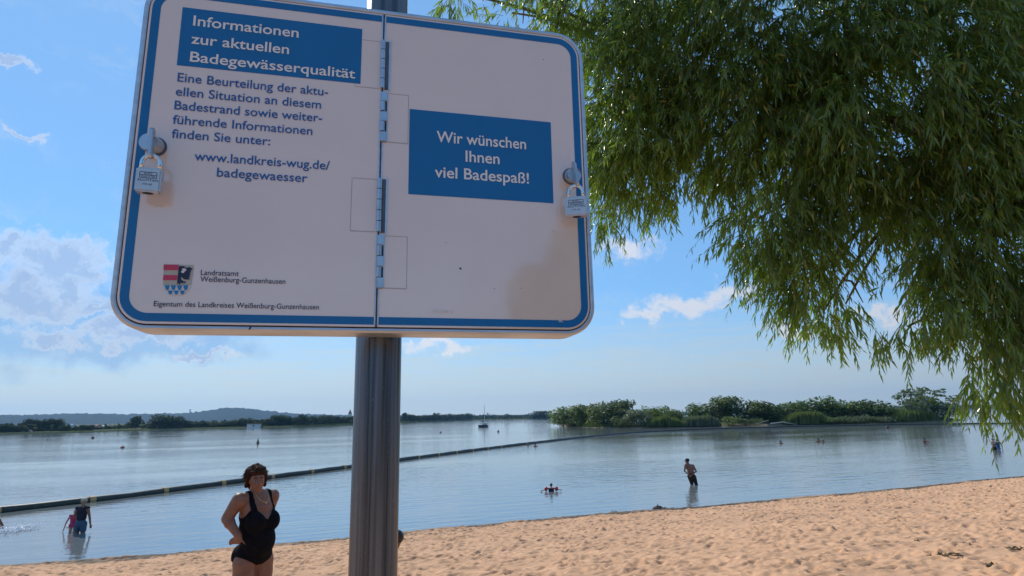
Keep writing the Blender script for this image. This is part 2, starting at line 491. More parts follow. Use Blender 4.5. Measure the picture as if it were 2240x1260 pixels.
doors = {}
for s, lab in ((-1, 'white left door with blue heading, printed text and coat of arms'), (1, 'white right door with one blue box of greeting text')):
    mb = MB(); mb.prism(door_outline(s, .0097, RC - .0097), -.0115, .0012, lambda x, y, z: S(x, y, z))
    d = mb.build('door_panel', white, board, bevel=.0006); d['label'] = lab; doors[s] = d
    e = .0008 if s < 0 else -.0008
    o1 = [(u + (0 if abs(u - (SL if s < 0 else SR)) > 1e-6 else e * -1 * 2), v) for u, v in door_outline(s, .0130, RC - .0130)]
    o2 = [(u + (0 if abs(u - (SL if s < 0 else SR)) > 1e-6 else e * -1 * 2), v) for u, v in door_outline(s, .0252, RC - .0252)]
    strip(o1, o2, .0016).build('blue_rim', blue, d)
    # bright edge profile along the seam
    ue = SL - .001 if s < 0 else SR + .001
    mb = MB(); mb.box(S(ue, (V0 + V1) / 2, .0004), (.0011, .0018, (V1 - V0) / 2 - .0105)); mb.build('edge_strip', alu, d)
mb = MB(); mb.box(S(US, (V0 + V1) / 2, -.011), (.004, .0008, (V1 - V0) / 2 - .011)); mb.build('seam_gap', line, board)


def patch(pts, name, mat, parent, w=.0016):
    m_ = MB(); m_.add([S(u, v, w) for u, v in pts], [tuple(range(len(pts)))]); return m_.build(name, mat, parent)


def rect_px(x0, y0, x1, y1):
    (a, b_), (c, d_) = uv(x0, y0), uv(x1, y1); return a, d_, c, b_


a0, b0 = uv(400.4, 15); a1, b1 = uv(788.5, 184.6)
patch([(a0, b1), (a1, b1), (a1, b0 - .0015), (a0, b0 - .0015)], 'heading_plate', blue, doors[-1])
a0, b0 = uv(896, 239.2); a1, b1 = uv(1210.6, 445.4)
patch([(a0, b1), (a1 - .0003, b1), (a1 - .0003, b0), (a0, b0)], 'greeting_plate', blue, doors[1])


def text(body, p0, p1, cap_px, mat, parent, name='lettering', w=.0022, bold=.012, fixed=None):
    cu = bpy.data.curves.new('t', 'FONT'); cu.body = body; cu.offset = bold; cu.resolution_u = 4
    o = bpy.data.objects.new('t', cu); COL.objects.link(o)
    bpy.context.view_layer.update()
    me = bpy.data.meshes.new_from_object(o.evaluated_get(bpy.context.evaluated_depsgraph_get()))
    bpy.data.objects.remove(o)
    n = len(me.vertices); co = np.zeros(n * 3, np.float32); me.vertices.foreach_get('co', co); co = co.reshape(-1, 3)
    x0, x1 = co[:, 0].min(), co[:, 0].max()
    if fixed is None:
        (ua, va), (ub, vb) = uv(*p0, w), uv(*p1, w); wd = ub - ua; vv = (va + vb) / 2
        hc = uv(p0[0], p0[1] - cap_px, w)[1] - uv(p0[0], p0[1], w)[1]
    else:
        ua, vv, wd, hc = fixed
    sx = wd / (x1 - x0); sy = hc * 1.05 / .683
    fx = fixed_map if fixed is not None else S
    V = [fx(ua + (c[0] - x0) * sx, vv + c[1] * sy, w) for c in co]
    me.vertices.foreach_set('co', np.array([c for p in V for c in p], np.float32)); me.update()
    o = obj(name, me, mat, parent); me.materials.clear(); me.materials.append(mat)
    return o


Lp = doors[-1]; Rp = doors[1]
for body, p0, p1, cap, mt, par, bo in (
    ('Informationen', (422, 55.3), (653, 82), 20.5, lett, Lp, .012), ('zur aktuellen', (417.5, 95.3), (632, 117.6), 20.5, lett, Lp, .012),
    ('Badegewässerqualität', (415, 133.3), (776.8, 172.3), 20.5, lett, Lp, .012),
    ('Eine Beurteilung der aktu-', (387.4, 179.4), (717.5, 208), 18, ink, Lp, .008), ('ellen Situation an diesem', (383.8, 208), (702, 238), 18, ink, Lp, .008),
    ('Badestrand sowie weiter-', (380.8, 238.2), (704.5, 267), 18, ink, Lp, .008), ('führende Informationen', (377, 269.3), (683, 295.8), 18, ink, Lp, .008),
    ('finden Sie unter:', (374.8, 301), (590.5, 317.6), 18, ink, Lp, .008), ('www.landkreis-wug.de/', (424.5, 351.6), (721, 370), 18.5, ink, Lp, .008),
    ('badegewaesser', (473.7, 386.6), (672, 398), 18.5, ink, Lp, .008),
    ('Wir wünschen', (955, 311.3), (1151, 325), 22.5, lett, Rp, .012), ('Ihnen', (1018.5, 353.5), (1093, 358.6), 22.5, lett, Rp, .012),
    ('viel Badespaß!', (951, 388.9), (1157.3, 399.8), 22.5, lett, Rp, .012),
    ('Landratsamt', (438.7, 602), (522, 603.4), 11, inkd, Lp, 0.003), ('Weißenburg-Gunzenhausen', (437.5, 616.7), (624, 620), 11, inkd, Lp, .003),
    ('Eigentum des Landkreises Weißenburg-Gunzenhausen', (335.5, 671.8), (697.5, 675), 11, inkd, Lp, .003),
    ('6c', (1222.5, 704.5), (1232, 704.8), 7.5, lett, Rp, 0.0)):
    text(body, p0, p1, cap, mt, par, bold=bo)
ghost = mottled('faint_print', (.66, .64, .63), (.70, .68, .67), 30, .4)
text('CMR 3P98 18', (944, 684.5), (991, 685), 6, ghost, Rp, 'faint_print', bold=0.0)

# coat of arms, drawn in board coordinates measured from the photo
red = mottled('shield_red', (.52, .045, .11), (.46, .04, .1), 60, .4); sil = mottled('shield_silver', (.42, .42, .37), (.46, .45, .40), 60, .4)
sky_b = mottled('shield_blue', (.01, .22, .52), (.012, .2, .48), 60, .4); nav = mottled('eagle_navy', (.012, .016, .06), (.015, .02, .07), 60, .4)
pale = mottled('shield_white', (.66, .66, .66), (.62, .62, .62), 60, .4)


def zz(x, y): return uv(330 + x / 12.6, 560 + y / 12.6)   # pixels of an enlarged view of the crest


arms = patch([zz(*p) for p in ((370, 240), (1195, 260), (1165, 540), (1115, 810), (345, 810), (358, 540))], 'coat_of_arms', sil, Lp, .0017)
for ys in ((240, 400), (530, 675)):
    xr = 785 - (ys[0] - 240) * .14
    patch([zz(370 - (ys[0] - 240) * .045, ys[0]), zz(xr, ys[0] + 8), zz(xr - 20, ys[1]), zz(366 - (ys[1] - 240) * .045, ys[1])], 'red_bar', red, arms, .0021)
patch([zz(*p) for p in ((785, 300), (820, 285), (930, 290), (960, 330), (1060, 325), (1090, 300), (1105, 340), (1150, 345), (1140, 400), (1090, 420),
      (1130, 450), (1075, 480), (1120, 520), (1060, 545), (1110, 590), (1040, 600), (1090, 650), (1000, 660), (930, 650), (870, 600), (850, 570), (845, 650),
      (900, 700), (975, 715), (960, 770), (930, 740), (900, 740), (905, 790), (880, 760), (850, 745), (820, 760), (830, 800), (790, 790), (770, 750), (735, 800), (738, 700), (755, 540))],
      'eagle', nav, arms, .0022)
patch([zz(*p) for p in ((870, 365), (930, 345), (990, 370), (985, 420), (940, 440), (925, 480), (860, 475), (845, 430), (880, 410))], 'eagle_head', pale, arms, .0026)
base_pts = [(345, 812), (1115, 812), (1090, 880), (1020, 985), (900, 1065), (730, 1100), (560, 1075), (420, 970), (355, 860)]
vair = patch([zz(*p) for p in base_pts], 'vair_field', pale, arms, .0021)
mb = MB()


def bell(cx, y0, w_, h_):
    n = mb.n; pts = [(cx - w_, y0), (cx + w_, y0), (cx + w_ * .75, y0 + h_ * .35), (cx + w_ * .6, y0 + h_ * .75), (cx, y0 + h_), (cx - w_ * .6, y0 + h_ * .75), (cx - w_ * .75, y0 + h_ * .35)]
    mb.add([S(*zz(*p), .0026) for p in pts], [tuple(range(len(pts)))])


for cx in (465, 635, 805, 975): bell(cx, 818, 75, 140)
for cx in (550, 715, 880): bell(cx, 962, 70, 115)
mb.build('vair_bells', sky_b, vair)
# specks of dirt
for px, py, r_ in ((1007, 588, .0022), (975, 531, .0009), (1081, 632, .0009), (1139, 631, .0008), (1188, 131, .0009), (1210, 506, .0008)):
    u, v = uv(px, py); mb = MB(); mb.ell(S(u, v, .0015), (r_, .0006, r_ * .6), Matrix.Rotation(.6, 3, 'Y'), 8, 5); mb.build('dirt_speck', dark, Rp)
mb = MB(); u, v = uv(547, 718); mb.ell(S(u, v, .001), (.0012, .0007, .003), Matrix.Rotation(.5, 3, 'Y'), 8, 5); mb.build('dirt_speck', dark, fr)

# hinges: barrels along the seam, their plates let into the doors
for kind, y0, y1, px0, px1 in ((0, 92, 197, 778, 833), (1, 203, 312, 848, 893), (0, 393, 510, 768, 830), (1, 515, 632, 844, 890)):
    v1_ = uv(838, y0)[1]; v0_ = uv(838, y1)[1]; h = v1_ - v0_
    ub = uv(837 if y0 < 350 else 830, (y0 + y1) / 2)[0]
    if y0 < 350: ub = uv(838, (y0 + y1) / 2)[0]
    hg = MB(); hg.box(S(ub + (.004 if kind == 0 else .002), (v0_ + v1_) / 2, .0010), (.0055, .0012, h / 2))
    hinge = hg.build('hinge', slot if kind == 0 else steel, board)  # plate under the barrels is coloured dark as the shade inside the slot
    k = 5; sg = h / k
    for i in range(k):
        va, vb = v0_ + i * sg + .0006, v0_ + (i + 1) * sg - .0006
        m_ = MB()
        if kind == 1 and i % 2 == 0:
            m_.box(S(ub + .0012, (va + vb) / 2, .0042), (.0050, .0022, (vb - va) / 2)); m_.build('knuckle', steel, hinge, bevel=.0008)
        else:
            c_ = ub - (.0012 if kind else .0005)
            m_.tube([S(c_, va, .0042), S(c_, vb, .0042)], .0042 if kind == 0 else .0036, 14); m_.build('knuckle', steel, hinge, smooth=False)
            if kind == 1:
                m_ = MB(); m_.box(S(ub + .0045, (va + vb) / 2, .0026), (.0013, .0008, (vb - va) / 2)); m_.build('recess_shade', dark, hinge)  # raised dark bar, its colour stands in for shade in the hollow
    if kind == 0:
        m_ = MB(); m_.box(S(ub + .0108, (v0_ + v1_) / 2, .0020), (.0014, .0016, h / 2 + .002)); m_.build('lip', alu, hinge)
    # hairline outline of the plate under the film
    ua, uc = (uv(px0, (y0 + y1) / 2)[0], ub - .006) if kind == 0 else (ub + .0075, uv(px1, (y0 + y1) / 2)[0])
    m_ = MB(); t_ = .00055
    m_.box(S((ua + uc) / 2, v1_ - .001, .00125), ((uc - ua) / 2, .0002, t_)); m_.box(S((ua + uc) / 2, v0_ + .001, .00125), ((uc - ua) / 2, .0002, t_ * 1.5))
    ue = ua if kind == 0 else uc
    m_.box(S(ue, (v0_ + v1_) / 2, .00125), (t_, .0002, h / 2 - .0018)); m_.build('plate_outline', line, hinge)


# locks on the doors and the padlocks hanging from them
def lock(px, py, bar_top, bar_bot, barx, bbase, par):
    u, v = uv(px, py, .026); ub_, vb_ = uv(*bbase, .002)
    m_ = MB(); m_.tube([S(ub_, vb_, .0008), S(ub_, vb_, .003), S(ub_, vb_, .0032)], [.0152, .0152, .0142], 28); k_ = m_.build('shaded_rosette', slot, par)  # rosette toned dark to carry the shading ring around the knob's foot
    m_ = MB(); m_.tube([S(ub_, vb_, .003), S(u, v, .025), S(u, v, .0262)], [.0132, .0130, .0118], 28); m_.build('lock_knob', steel, par, smooth=False)
    ut, vt = uv(barx[0], bar_top, .03); uu_, vl = uv(barx[1], bar_bot, .03)
    m_ = MB(); pts = []
    for a in range(0, 181, 30): pts.append((math.cos(R(a)) * .0065, vt - .0065 + math.sin(R(a)) * .0065))
    m_.prism([(-.016 + x, y) for x, y in pts] + [(-.0225, vl + .003), (-.0195, vl), (-.0125, vl), (-.0095, vl + .003)], -.0026, .0026,
             lambda x, y, z: S((ut * (y - vl) + uu_ * (vt - y)) / (vt - vl) + z, y, .047 + x)); m_.build('hasp', steel, par, bevel=.0006)
    return uu_, vl


def padlock(cx, top, bot, half, sx0, sx1, stop, label, tilt, w=.036):
    ul, vt = uv(cx - half, top, w); ur, _ = uv(cx + half, top, w); vb = uv(cx, bot, w)[1]; vs = uv(cx, stop, w)[1]
    uc = (ul + ur) / 2; hw = (ur - ul) / 2; hh = (vt - vb) / 2
    e = empty('padlock'); o0 = board.matrix_world @ S(uc, vt, w - .008)
    e.matrix_world = Matrix.Translation(o0) @ board.matrix_world.to_3x3().to_4x4() @ Matrix.Rotation(R(tilt), 4, 'Z')
    tag(e, label, 'padlock')
    m_ = MB(); m_.box((0, 0, -hh), (hw, .0085, hh)); m_.build('lock_body', lockm, e, bevel=.0022)
    ra = uv(sx1, top, w)[0] - uv(sx0, top, w)[0]; ra = ra / 2 - .003; hs = vs - vt - .003
    pts = [(-ra, 0, -.004), (-ra, 0, hs - ra)] + [(-ra * math.cos(R(k * 18)), 0, hs - ra + ra * math.sin(R(k * 18))) for k in range(1, 10)] + [(ra, 0, hs - ra), (ra, 0, -.004)]
    m_ = MB(); m_.tube(pts, .0031, 12); m_.build('shackle', chrome, e, smooth=True)
    m_ = MB(); m_.ell((0, 0, -2 * hh), (.0075, .0055, .0008), None, 16, 6); m_.build('keyway', dark, e)
    global fixed_map
    fixed_map = lambda x, y, z: Vector((x, -.0085 - z, y))
    m_ = MB(); bw, bh, t_ = hw * .66, hh * .24, .00035; cz = -hh * .66
    for zc, hz_ in ((cz + bh, t_), (cz - bh, t_), (cz, t_)): m_.box((0, -.0087, zc), (bw, .0002, hz_))
    for xc in (-bw, bw): m_.box((xc, -.0087, cz), (t_, .0002, bh - t_))
    m_.build('maker_frame', inkd, e)
    text('BURG', None, None, 0, inkd, e, 'engraving', .0003, .0, (-bw * .45, cz + bh * .22, bw * .9, bh * .58))
    text('WÄCHTER', None, None, 0, inkd, e, 'engraving', .0003, .0, (-bw * .85, cz - bh * .80, bw * 1.7, bh * .58))
    text('ALUTITAN', None, None, 0, inkd, e, 'engraving', .0003, .01, (-hw * .8, cz - bh * 2.1, hw * 1.6, bh * .7))
    text('770 40', None, None, 0, inkd, e, 'engraving', .0003, .0, (-hw * .38, cz - bh * 3.4, hw * .72, bh * .5))
    return e


fixed_map = S
lock(323, 310, 281, 347, (335, 329), (341, 321), Lp)
padlock(325.5, 364, 419, 28, 302, 352, 331, 'pale padlock hanging on the left edge of the notice board', 4)
lock(1256, 382, 355, 408, (1254, 1262), (1249, 386), Rp)
padlock(1263, 427, 471, 23, 1243, 1280, 399, 'grey padlock hanging on the right edge of the notice board', -22)


# ------------------------------------------------------------------ foliage tools
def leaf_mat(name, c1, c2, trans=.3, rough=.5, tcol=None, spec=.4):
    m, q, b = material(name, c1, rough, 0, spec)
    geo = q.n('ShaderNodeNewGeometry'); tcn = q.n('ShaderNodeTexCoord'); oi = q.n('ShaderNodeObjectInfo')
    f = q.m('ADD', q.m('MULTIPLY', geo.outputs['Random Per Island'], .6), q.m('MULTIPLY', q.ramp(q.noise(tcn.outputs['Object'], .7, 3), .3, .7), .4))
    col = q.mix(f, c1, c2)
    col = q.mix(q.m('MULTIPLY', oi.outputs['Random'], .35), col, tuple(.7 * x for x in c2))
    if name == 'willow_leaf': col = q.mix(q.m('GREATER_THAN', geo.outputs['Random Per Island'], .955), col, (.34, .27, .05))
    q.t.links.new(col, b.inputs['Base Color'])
    if trans:
        tr = q.n('ShaderNodeBsdfTranslucent'); ms = q.n('ShaderNodeMixShader'); ms.inputs[0].default_value = trans
        tc_ = q.mix(.5, col, tcol or (.25, .32, .03)); q.t.links.new(tc_, tr.inputs[0])
        q.t.links.new(b.outputs[0], ms.inputs[1]); q.t.links.new(tr.outputs[0], ms.inputs[2])
        out = [n for n in m.node_tree.nodes if n.type == 'OUTPUT_MATERIAL'][0]; q.t.links.new(ms.outputs[0], out.inputs[0])
    return m


def unit(a): return a / np.maximum(np.linalg.norm(a, axis=-1, keepdims=True), 1e-9)


def clump_mesh(name, lobes, n, size, seed, up=.35):
    """a crown: n leaf-clump faces spread through ellipsoid lobes (x,y,z,rx,ry,rz)"""
    r = np.random.default_rng(seed); lobes = np.array(lobes, float)
    w = lobes[:, 3] * lobes[:, 4] * lobes[:, 5]; w = w ** .67; k = r.choice(len(lobes), n, p=w / w.sum())
    d = unit(r.normal(size=(n, 3))); rad = r.random(n) ** .28
    P = lobes[k, :3] + d * lobes[k, 3:6] * rad[:, None] * (1 + r.normal(size=(n, 1)) * .06)
    nrm = unit(d + r.normal(size=(n, 3)) * .8 + np.array([0, 0, up]))
    t = unit(np.cross(nrm, r.normal(size=(n, 3)))); bt = np.cross(nrm, t)
    s = size * (.55 + r.random((n, 1)) * .9)
    asp = .5 + r.random((n, 1)) * .5
    V = np.stack([P - t * s, P - bt * s * asp * .7 + t * s * .1, P + t * s, P + bt * s * asp * .7 - nrm * s * .25], 1).reshape(-1, 3)
    return mesh_np(name, V, [np.arange(4 * n).reshape(-1, 4)])


def lobes_for(kind, r):
    """unit crown (height 1, base at 0) lobes"""
    if kind == 'round':
        L_ = [(0, 0, .50, .40, .40, .42)] + [(.27 * math.cos(a), .27 * math.sin(a), .14, .17, .17, .17) for a in (0, 1.05, 2.1, 3.14, 4.2, 5.2)] + [(r.uniform(-.3, .3), r.uniform(-.3, .3), r.uniform(.35, .78), r.uniform(.15, .26), r.uniform(.15, .26), r.uniform(.14, .24)) for _ in range(11)]
    elif kind == 'tall':
        L_ = [(0, 0, .55, .22, .22, .40)] + [(r.uniform(-.2, .2), r.uniform(-.2, .2), r.uniform(.3, .85), r.uniform(.09, .17), r.uniform(.09, .17), r.uniform(.1, .17)) for _ in range(12)]
    elif kind == 'airy':
        L_ = [(r.uniform(-.34, .34), r.uniform(-.34, .34), r.uniform(.28, .86), r.uniform(.10, .19), r.uniform(.10, .19), r.uniform(.09, .16)) for _ in range(15)]
    else:                                             # low
        L_ = [(0, 0, .30, .62, .62, .40)] + [(r.uniform(-.6, .6), r.uniform(-.6, .6), r.uniform(.2, .65), r.uniform(.22, .36), r.uniform(.22, .36), r.uniform(.2, .32)) for _ in range(11)]
    return L_


PROTO = {}


def proto(kind, v, n=1500, leaf=.044):
    key = (kind, v)
    if key not in PROTO:
        r = random.Random(v * 13 + len(kind))
        lb = lobes_for(kind, r)
        me = clump_mesh('crown', lb, 620 if kind == 'airy' else n, leaf, 100 + v * 7 + len(kind))
        tb = MB(); tb.tube([(0, 0, -.06), (.01, 0, .2), (-.01, .01, .55), (.02, 0, .78)], [.032, .026, .016, .006], 7)
        for k in range(4):
            a = k * 1.57 + v; z = .22 + .09 * k
            tb.tube([(0, 0, z), (.12 * math.cos(a), .12 * math.sin(a), z + .12), (.24 * math.cos(a), .24 * math.sin(a), z + .2)], [.014, .01, .004], 5)
        o = tb.build('trunk', None); tm = o.data; bpy.data.objects.remove(o)
        PROTO[key] = (me, tm)
    return PROTO[key]


bark = mottled('bark', (.09, .075, .06), (.16, .135, .11), 9, .9, 0, .2, .02, 5, (1, 1, .3))
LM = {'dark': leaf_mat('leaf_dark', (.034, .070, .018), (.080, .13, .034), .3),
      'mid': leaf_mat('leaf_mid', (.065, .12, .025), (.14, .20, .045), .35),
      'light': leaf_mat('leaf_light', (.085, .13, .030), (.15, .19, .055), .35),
      'pale': leaf_mat('leaf_pale', (.10, .135, .075), (.16, .19, .11), .3),
      'reed': leaf_mat('leaf_reed', (.10, .155, .028), (.17, .20, .06), .35),
      'far': leaf_mat('leaf_far', (.026, .048, .020), (.050, .078, .028), .08, .8, None, .1)}
_tmat = {}


def tree(name, kind, v, base, height, width, leaf, label, cat, group=None, depth=None, trunk=True):
    me, tm = proto(kind, v)
    e = empty(name, base, rng.uniform(0, 6.28)); tag(e, label, cat, group)
    nat = {'round': .86, 'tall': .56, 'airy': .86, 'low': 1.5}[kind]
    c = bpy.data.objects.new('crown', me); COL.objects.link(c); c.parent = e
    if not me.materials: me.materials.append(LM[leaf])
    c.material_slots[0].link = 'OBJECT'; c.material_slots[0].material = LM[leaf]
    c.scale = (width / nat, width / nat, height)
    if trunk:
        t = bpy.data.objects.new('trunk', tm); COL.objects.link(t); t.parent = e
        if not tm.materials: tm.materials.append(bark)
        t.scale = (height * .8, height * .8, height)
    return e


def reed_mesh(name, line, h0, h1, wid, n, seed, zf=0.0, lean=.12):
    """upright blades in a belt along a ground line"""
    r = np.random.default_rng(seed); line = np.array([(p[0], p[1]) for p in line], float)
    sg = np.linalg.norm(np.diff(line, axis=0), axis=1); cs = np.concatenate([[0], np.cumsum(sg)])
    t = r.random(n) * cs[-1]
    x = np.interp(t, cs, line[:, 0]); y = np.interp(t, cs, line[:, 1]) + r.random(n) * wid
    edge = np.minimum(1, np.minimum(t, cs[-1] - t) / (cs[-1] * .25) * .65 + .35)
    h = .56 * (h0 + (h1 - h0) * r.random(n)) * edge * (1 + .10 * np.interp(t, np.linspace(0, cs[-1], 12), r.normal(size=12)))
    a = r.random(n) * math.pi; w = .05 + .10 * r.random(n); w = w * h / 2
    dx, dy = np.cos(a) * w, np.sin(a) * w; lx_, ly_ = r.normal(size=n) * lean * h, r.normal(size=n) * lean * h
    z = np.full(n, zf)
    V = np.stack([np.stack([x - dx, y - dy, z], -1), np.stack([x + dx, y + dy, z], -1),
                  np.stack([x + lx_ * .5 + dx * .9, y + ly_ * .5 + dy * .9, z + h * .6], -1), np.stack([x + lx_, y + ly_, z + h], -1),
                  np.stack([x + lx_ * .5 - dx * .9, y + ly_ * .5 - dy * .9, z + h * .6], -1)], 1).reshape(-1, 3)
    return mesh_np(name, V, [np.arange(5 * n).reshape(-1, 5)])


# ------------------------------------------------------------------ hills and far shores
def hor(px): return 912 - .0196 * (px - 1120)


def terrain(name, pts, d0, d1, mat, nz_=.05, seed=3, n=240, rough=0.0):
    """a ridge whose skyline height (metres) is given along bearings; pts = (photo x, metres high)"""
    r = np.random.default_rng(seed); xs = np.array([p[0] for p in pts]); hs = np.array([p[1] for p in pts])
    px = np.linspace(xs[0], xs[-1], n); hh = np.interp(px, xs, hs)
    k = np.array([1, 2, 3, 2, 1.]) / 9; hh = np.convolve(np.pad(hh, 2, 'edge'), k, 'valid')
    ms = 12; V = []
    for j in range(ms):
        f = j / (ms - 1); D = d0 + (d1 - d0) * f
        prof = math.sin(min(1, f / .62) * math.pi / 2) ** 1.3 if f <= .62 else math.cos((f - .62) / .38 * math.pi / 2)
        bumps = r.normal(size=n) * rough * (1 if .3 < f < .75 else .4)
        for i in range(n):
            p = ground(px[i], hor(px[i]) + 40); dr = Vector((p.x, p.y, 0)).normalized()
            V.append((dr.x * D, dr.y * D, hh[i] * prof * (1 + nz_ * math.sin(i * .13 + j)) + bumps[i] * prof - .6 * (1 - prof)))
    I = np.arange(n * ms).reshape(ms, n)
    me = mesh_np(name, np.array(V), [np.stack([I[:-1, :-1], I[1:, :-1], I[1:, 1:], I[:-1, 1:]], -1).reshape(-1, 4)], smooth=True)
    return tag(obj(name, me, mat), kind='structure')


def hm(px, py, D): return H + (hor(px) - py) / F * D


wood_m = mottled('wooded_hill', (.012, .024, .016), (.026, .042, .024), .02, .95, 0, .1, 3.0, 8)
meadow = mottled('meadow', (.05, .07, .025), (.11, .12, .05), .03, .95, 0, .1)
bankm = mottled('shore_bank', (.12, .11, .07), (.22, .19, .13), .4, .95, 0, .1, .1)
prof_px = [(-900, 917), (-300, 916), (0, 914.5), (120, 911), (280, 909.5), (390, 908), (440, 903.5), (490, 896), (535, 895.5), (590, 902), (650, 906.5), (740, 909), (860, 909.5), (980, 909.5), (1150, 909.2), (1300, 908)]
terrain('hills', [(p, hm(p, y, 3300)) for p, y in prof_px], 2500, 3900, wood_m, .02, 3, 420, 2.2)
terrain('far_ridge', [(1000, hm(1000, 909.5, 2600)), (1100, hm(1100, 908.5, 2600)), (1300, hm(1300, 905, 2600)), (1700, hm(1700, 897, 2600)), (2050, hm(2050, 888.5, 2600)), (2200, hm(2200, 886.5, 2600)), (2600, hm(2600, 880, 2600)), (3300, hm(3300, 868, 2600))], 2200, 3000, wood_m, .02, 4, 260, 1.6)

shore_px = [(-700, 964), (-250, 956), (0, 949.5), (150, 946), (320, 941), (500, 936.6), (640, 933.6), (780, 928.6), (880, 924.2), (960, 921.2), (1030, 918.8), (1100, 917.6), (1210, 915.6), (1330, 913.2)]
shp = [ground(*p) for p in shore_px]
mbk = []
for p in shp:
    d = Vector((p.x, p.y, 0)).normalized()
    mbk += [(p.x, p.y, -.5), (p.x + d.x * 1.5, p.y + d.y * 1.5, .45), (p.x + d.x * 60, p.y + d.y * 60, 1.2), (p.x + d.x * 1900, p.y + d.y * 1900, 6.0)]
fq = [(4 * i + j, 4 * i + j + 1, 4 * i + j + 5, 4 * i + j + 4) for i in range(len(shp) - 1) for j in range(3)]
tag(obj('far_shore', mesh_np('far_shore', np.array(mbk), [np.array(fq)], midx=None), meadow), kind='structure')


def shore_pt(px, back=0.0):
    y = np.interp(px, [p[0] for p in shore_px], [p[1] for p in shore_px]); p = ground(px, float(y))
    d = Vector((p.x, p.y, 0)).normalized(); D = math.hypot(p.x, p.y)
    return Vector((p.x + d.x * back, p.y + d.y * back, .4 + min(back, 60) * .013)), D + back


def far_tree(px, top, wpx, kind, leaf, label, group, back=12, v=None):
    p, D = shore_pt(px, back)
    hgt = (hor(px) - top) / F * D + H - p.z
    return tree('far_tree', kind, random.randrange(4) if v is None else v, p, hgt, wpx / F * D, leaf, label, 'tree', group)


# single trees and groups one can make out on the far shore
for px, top, w_, kd, lab in ((352, 908, 46, 'round', 'dark round tree on the far left shore, left one of a close pair'),
                             (378, 911, 40, 'round', 'dark round tree on the far left shore, right one of a close pair'),
                             (296, 912, 22, 'tall', 'slim tree on the far shore just left of the dark close pair'),
                             (142, 929, 16, 'round', 'small round tree right beside the gleaming white roof on the far shore'),
                             (196, 928, 14, 'round', 'small round tree left of the pale field strip on the far shore'),
                             (182, 928, 13, 'round', 'smallest round tree near the pale field strip on the far shore'),
                             (537, 914, 30, 'round', 'round tree left of the white pavilion on the far shore'),
                             (582, 915, 34, 'round', 'round tree right of the white pavilion on the far shore'),
                             (662, 905, 30, 'round', 'tallest dark tree of the grove left of the signpost on the far shore'),
                             (884, 902, 12, 'tall', 'slender pale tree right beside the signpost on the far shore'),
                             (1184, 897, 44, 'round', 'isolated domed clump of trees on the far shore left of the island')):
    far_tree(px, top, w_, kd, 'far', lab, None)
for i, px in enumerate((62, 76, 90, 104, 116, 128)):
    far_tree(px, 916 + (i * 37 % 5), 20, 'round', 'far', 'one of the grey green trees in the row on the far left shore', 'tree row on the far left shore', 25)
for i, px in enumerate((408, 428, 446, 466, 486, 505, 520)):
    far_tree(px, 918 + (i * 29 % 8), 25, 'round', 'far', 'one of the low bushy trees under the hill top on the far shore', 'bushy trees under the hill top', 14)
for i, px in enumerate((604, 622, 640, 684, 700, 716)):
    far_tree(px, 906 + (i * 31 % 7), 30, 'round', 'far', 'one of the dark trees in the grove left of the signpost on the far shore', 'grove left of the signpost', 14)
for i, px in enumerate((730, 748, 764, 776)):
    far_tree(px, 908 + (i * 31 % 4), 24, 'round', 'far', 'one of the small trees directly left of the signpost on the far shore', 'trees beside the signpost', 18)
for i, px in enumerate((898, 914, 930, 944)):
    far_tree(px, 905 + (i * 31 % 4), 22, 'round', 'far', 'one of the trees right of the signpost on the far shore', 'trees right of the signpost', 14)
for i, px in enumerate((956, 970, 984, 998, 1010, 1022)):
    far_tree(px, 902 + (i * 23 % 5), 22, 'round', 'far', 'one of the far trees in the long clump left of the sailing boat', 'clump left of the sailing boat', 14)
for i, px in enumerate((1, 16, 34, 48)):
    far_tree(px, 928 + (i * 31 % 5), 20, 'round', 'far', 'one of the low bushes at the far left end of the far shore', 'bushes at the far left', 12)
# continuous far wood behind them, read as one mass
r_ = np.random.default_rng(5); Vs = []
lob = []
for px in np.arange(-500, 1330, 5.5):
    p, D = shore_pt(px, 14 + r_.random() * 50)
    top = np.interp(px, [-500, 0, 200, 300, 560, 800, 1030, 1330], [934, 928, 932, 926, 918, 910, 908, 907]) + r_.normal() * 1.2
    hh = max(2.0, (hor(px) - top) / F * D + H); lob.append((p.x, p.y, hh * .45, hh * .75 + D * .003, hh * .6, hh * .55))
wme_ = clump_mesh('far_wood', lob, 15000, 1.15, 9)
tag(obj('far_wood', wme_, LM['far']), 'grey green belt of distant woodland along the far lake shore', 'woodland', kind='stuff')
# reed fringe along the far shore
tag(obj('far_reeds', reed_mesh('far_reeds', [shore_pt(px, 1)[0] for px in np.arange(-400, 1330, 20)], 1.2, 2.2, 6, 9000, 8, .2), LM['mid']), 'low fringe of reeds along the water line of the far shore', 'reeds', kind='stuff')

wallw = mottled('house_white', (.74, .72, .68), (.66, .64, .60), 2, .7); roofr = mottled('roof_brown', (.20, .10, .07), (.28, .15, .10), 3, .8)
roofs = mottled('roof_sheet_bright', (.80, .80, .80), (.72, .72, .72), 2, .25, .6); glass = mottled('window_dark', (.02, .03, .04), (.03, .04, .05), 5, .1)


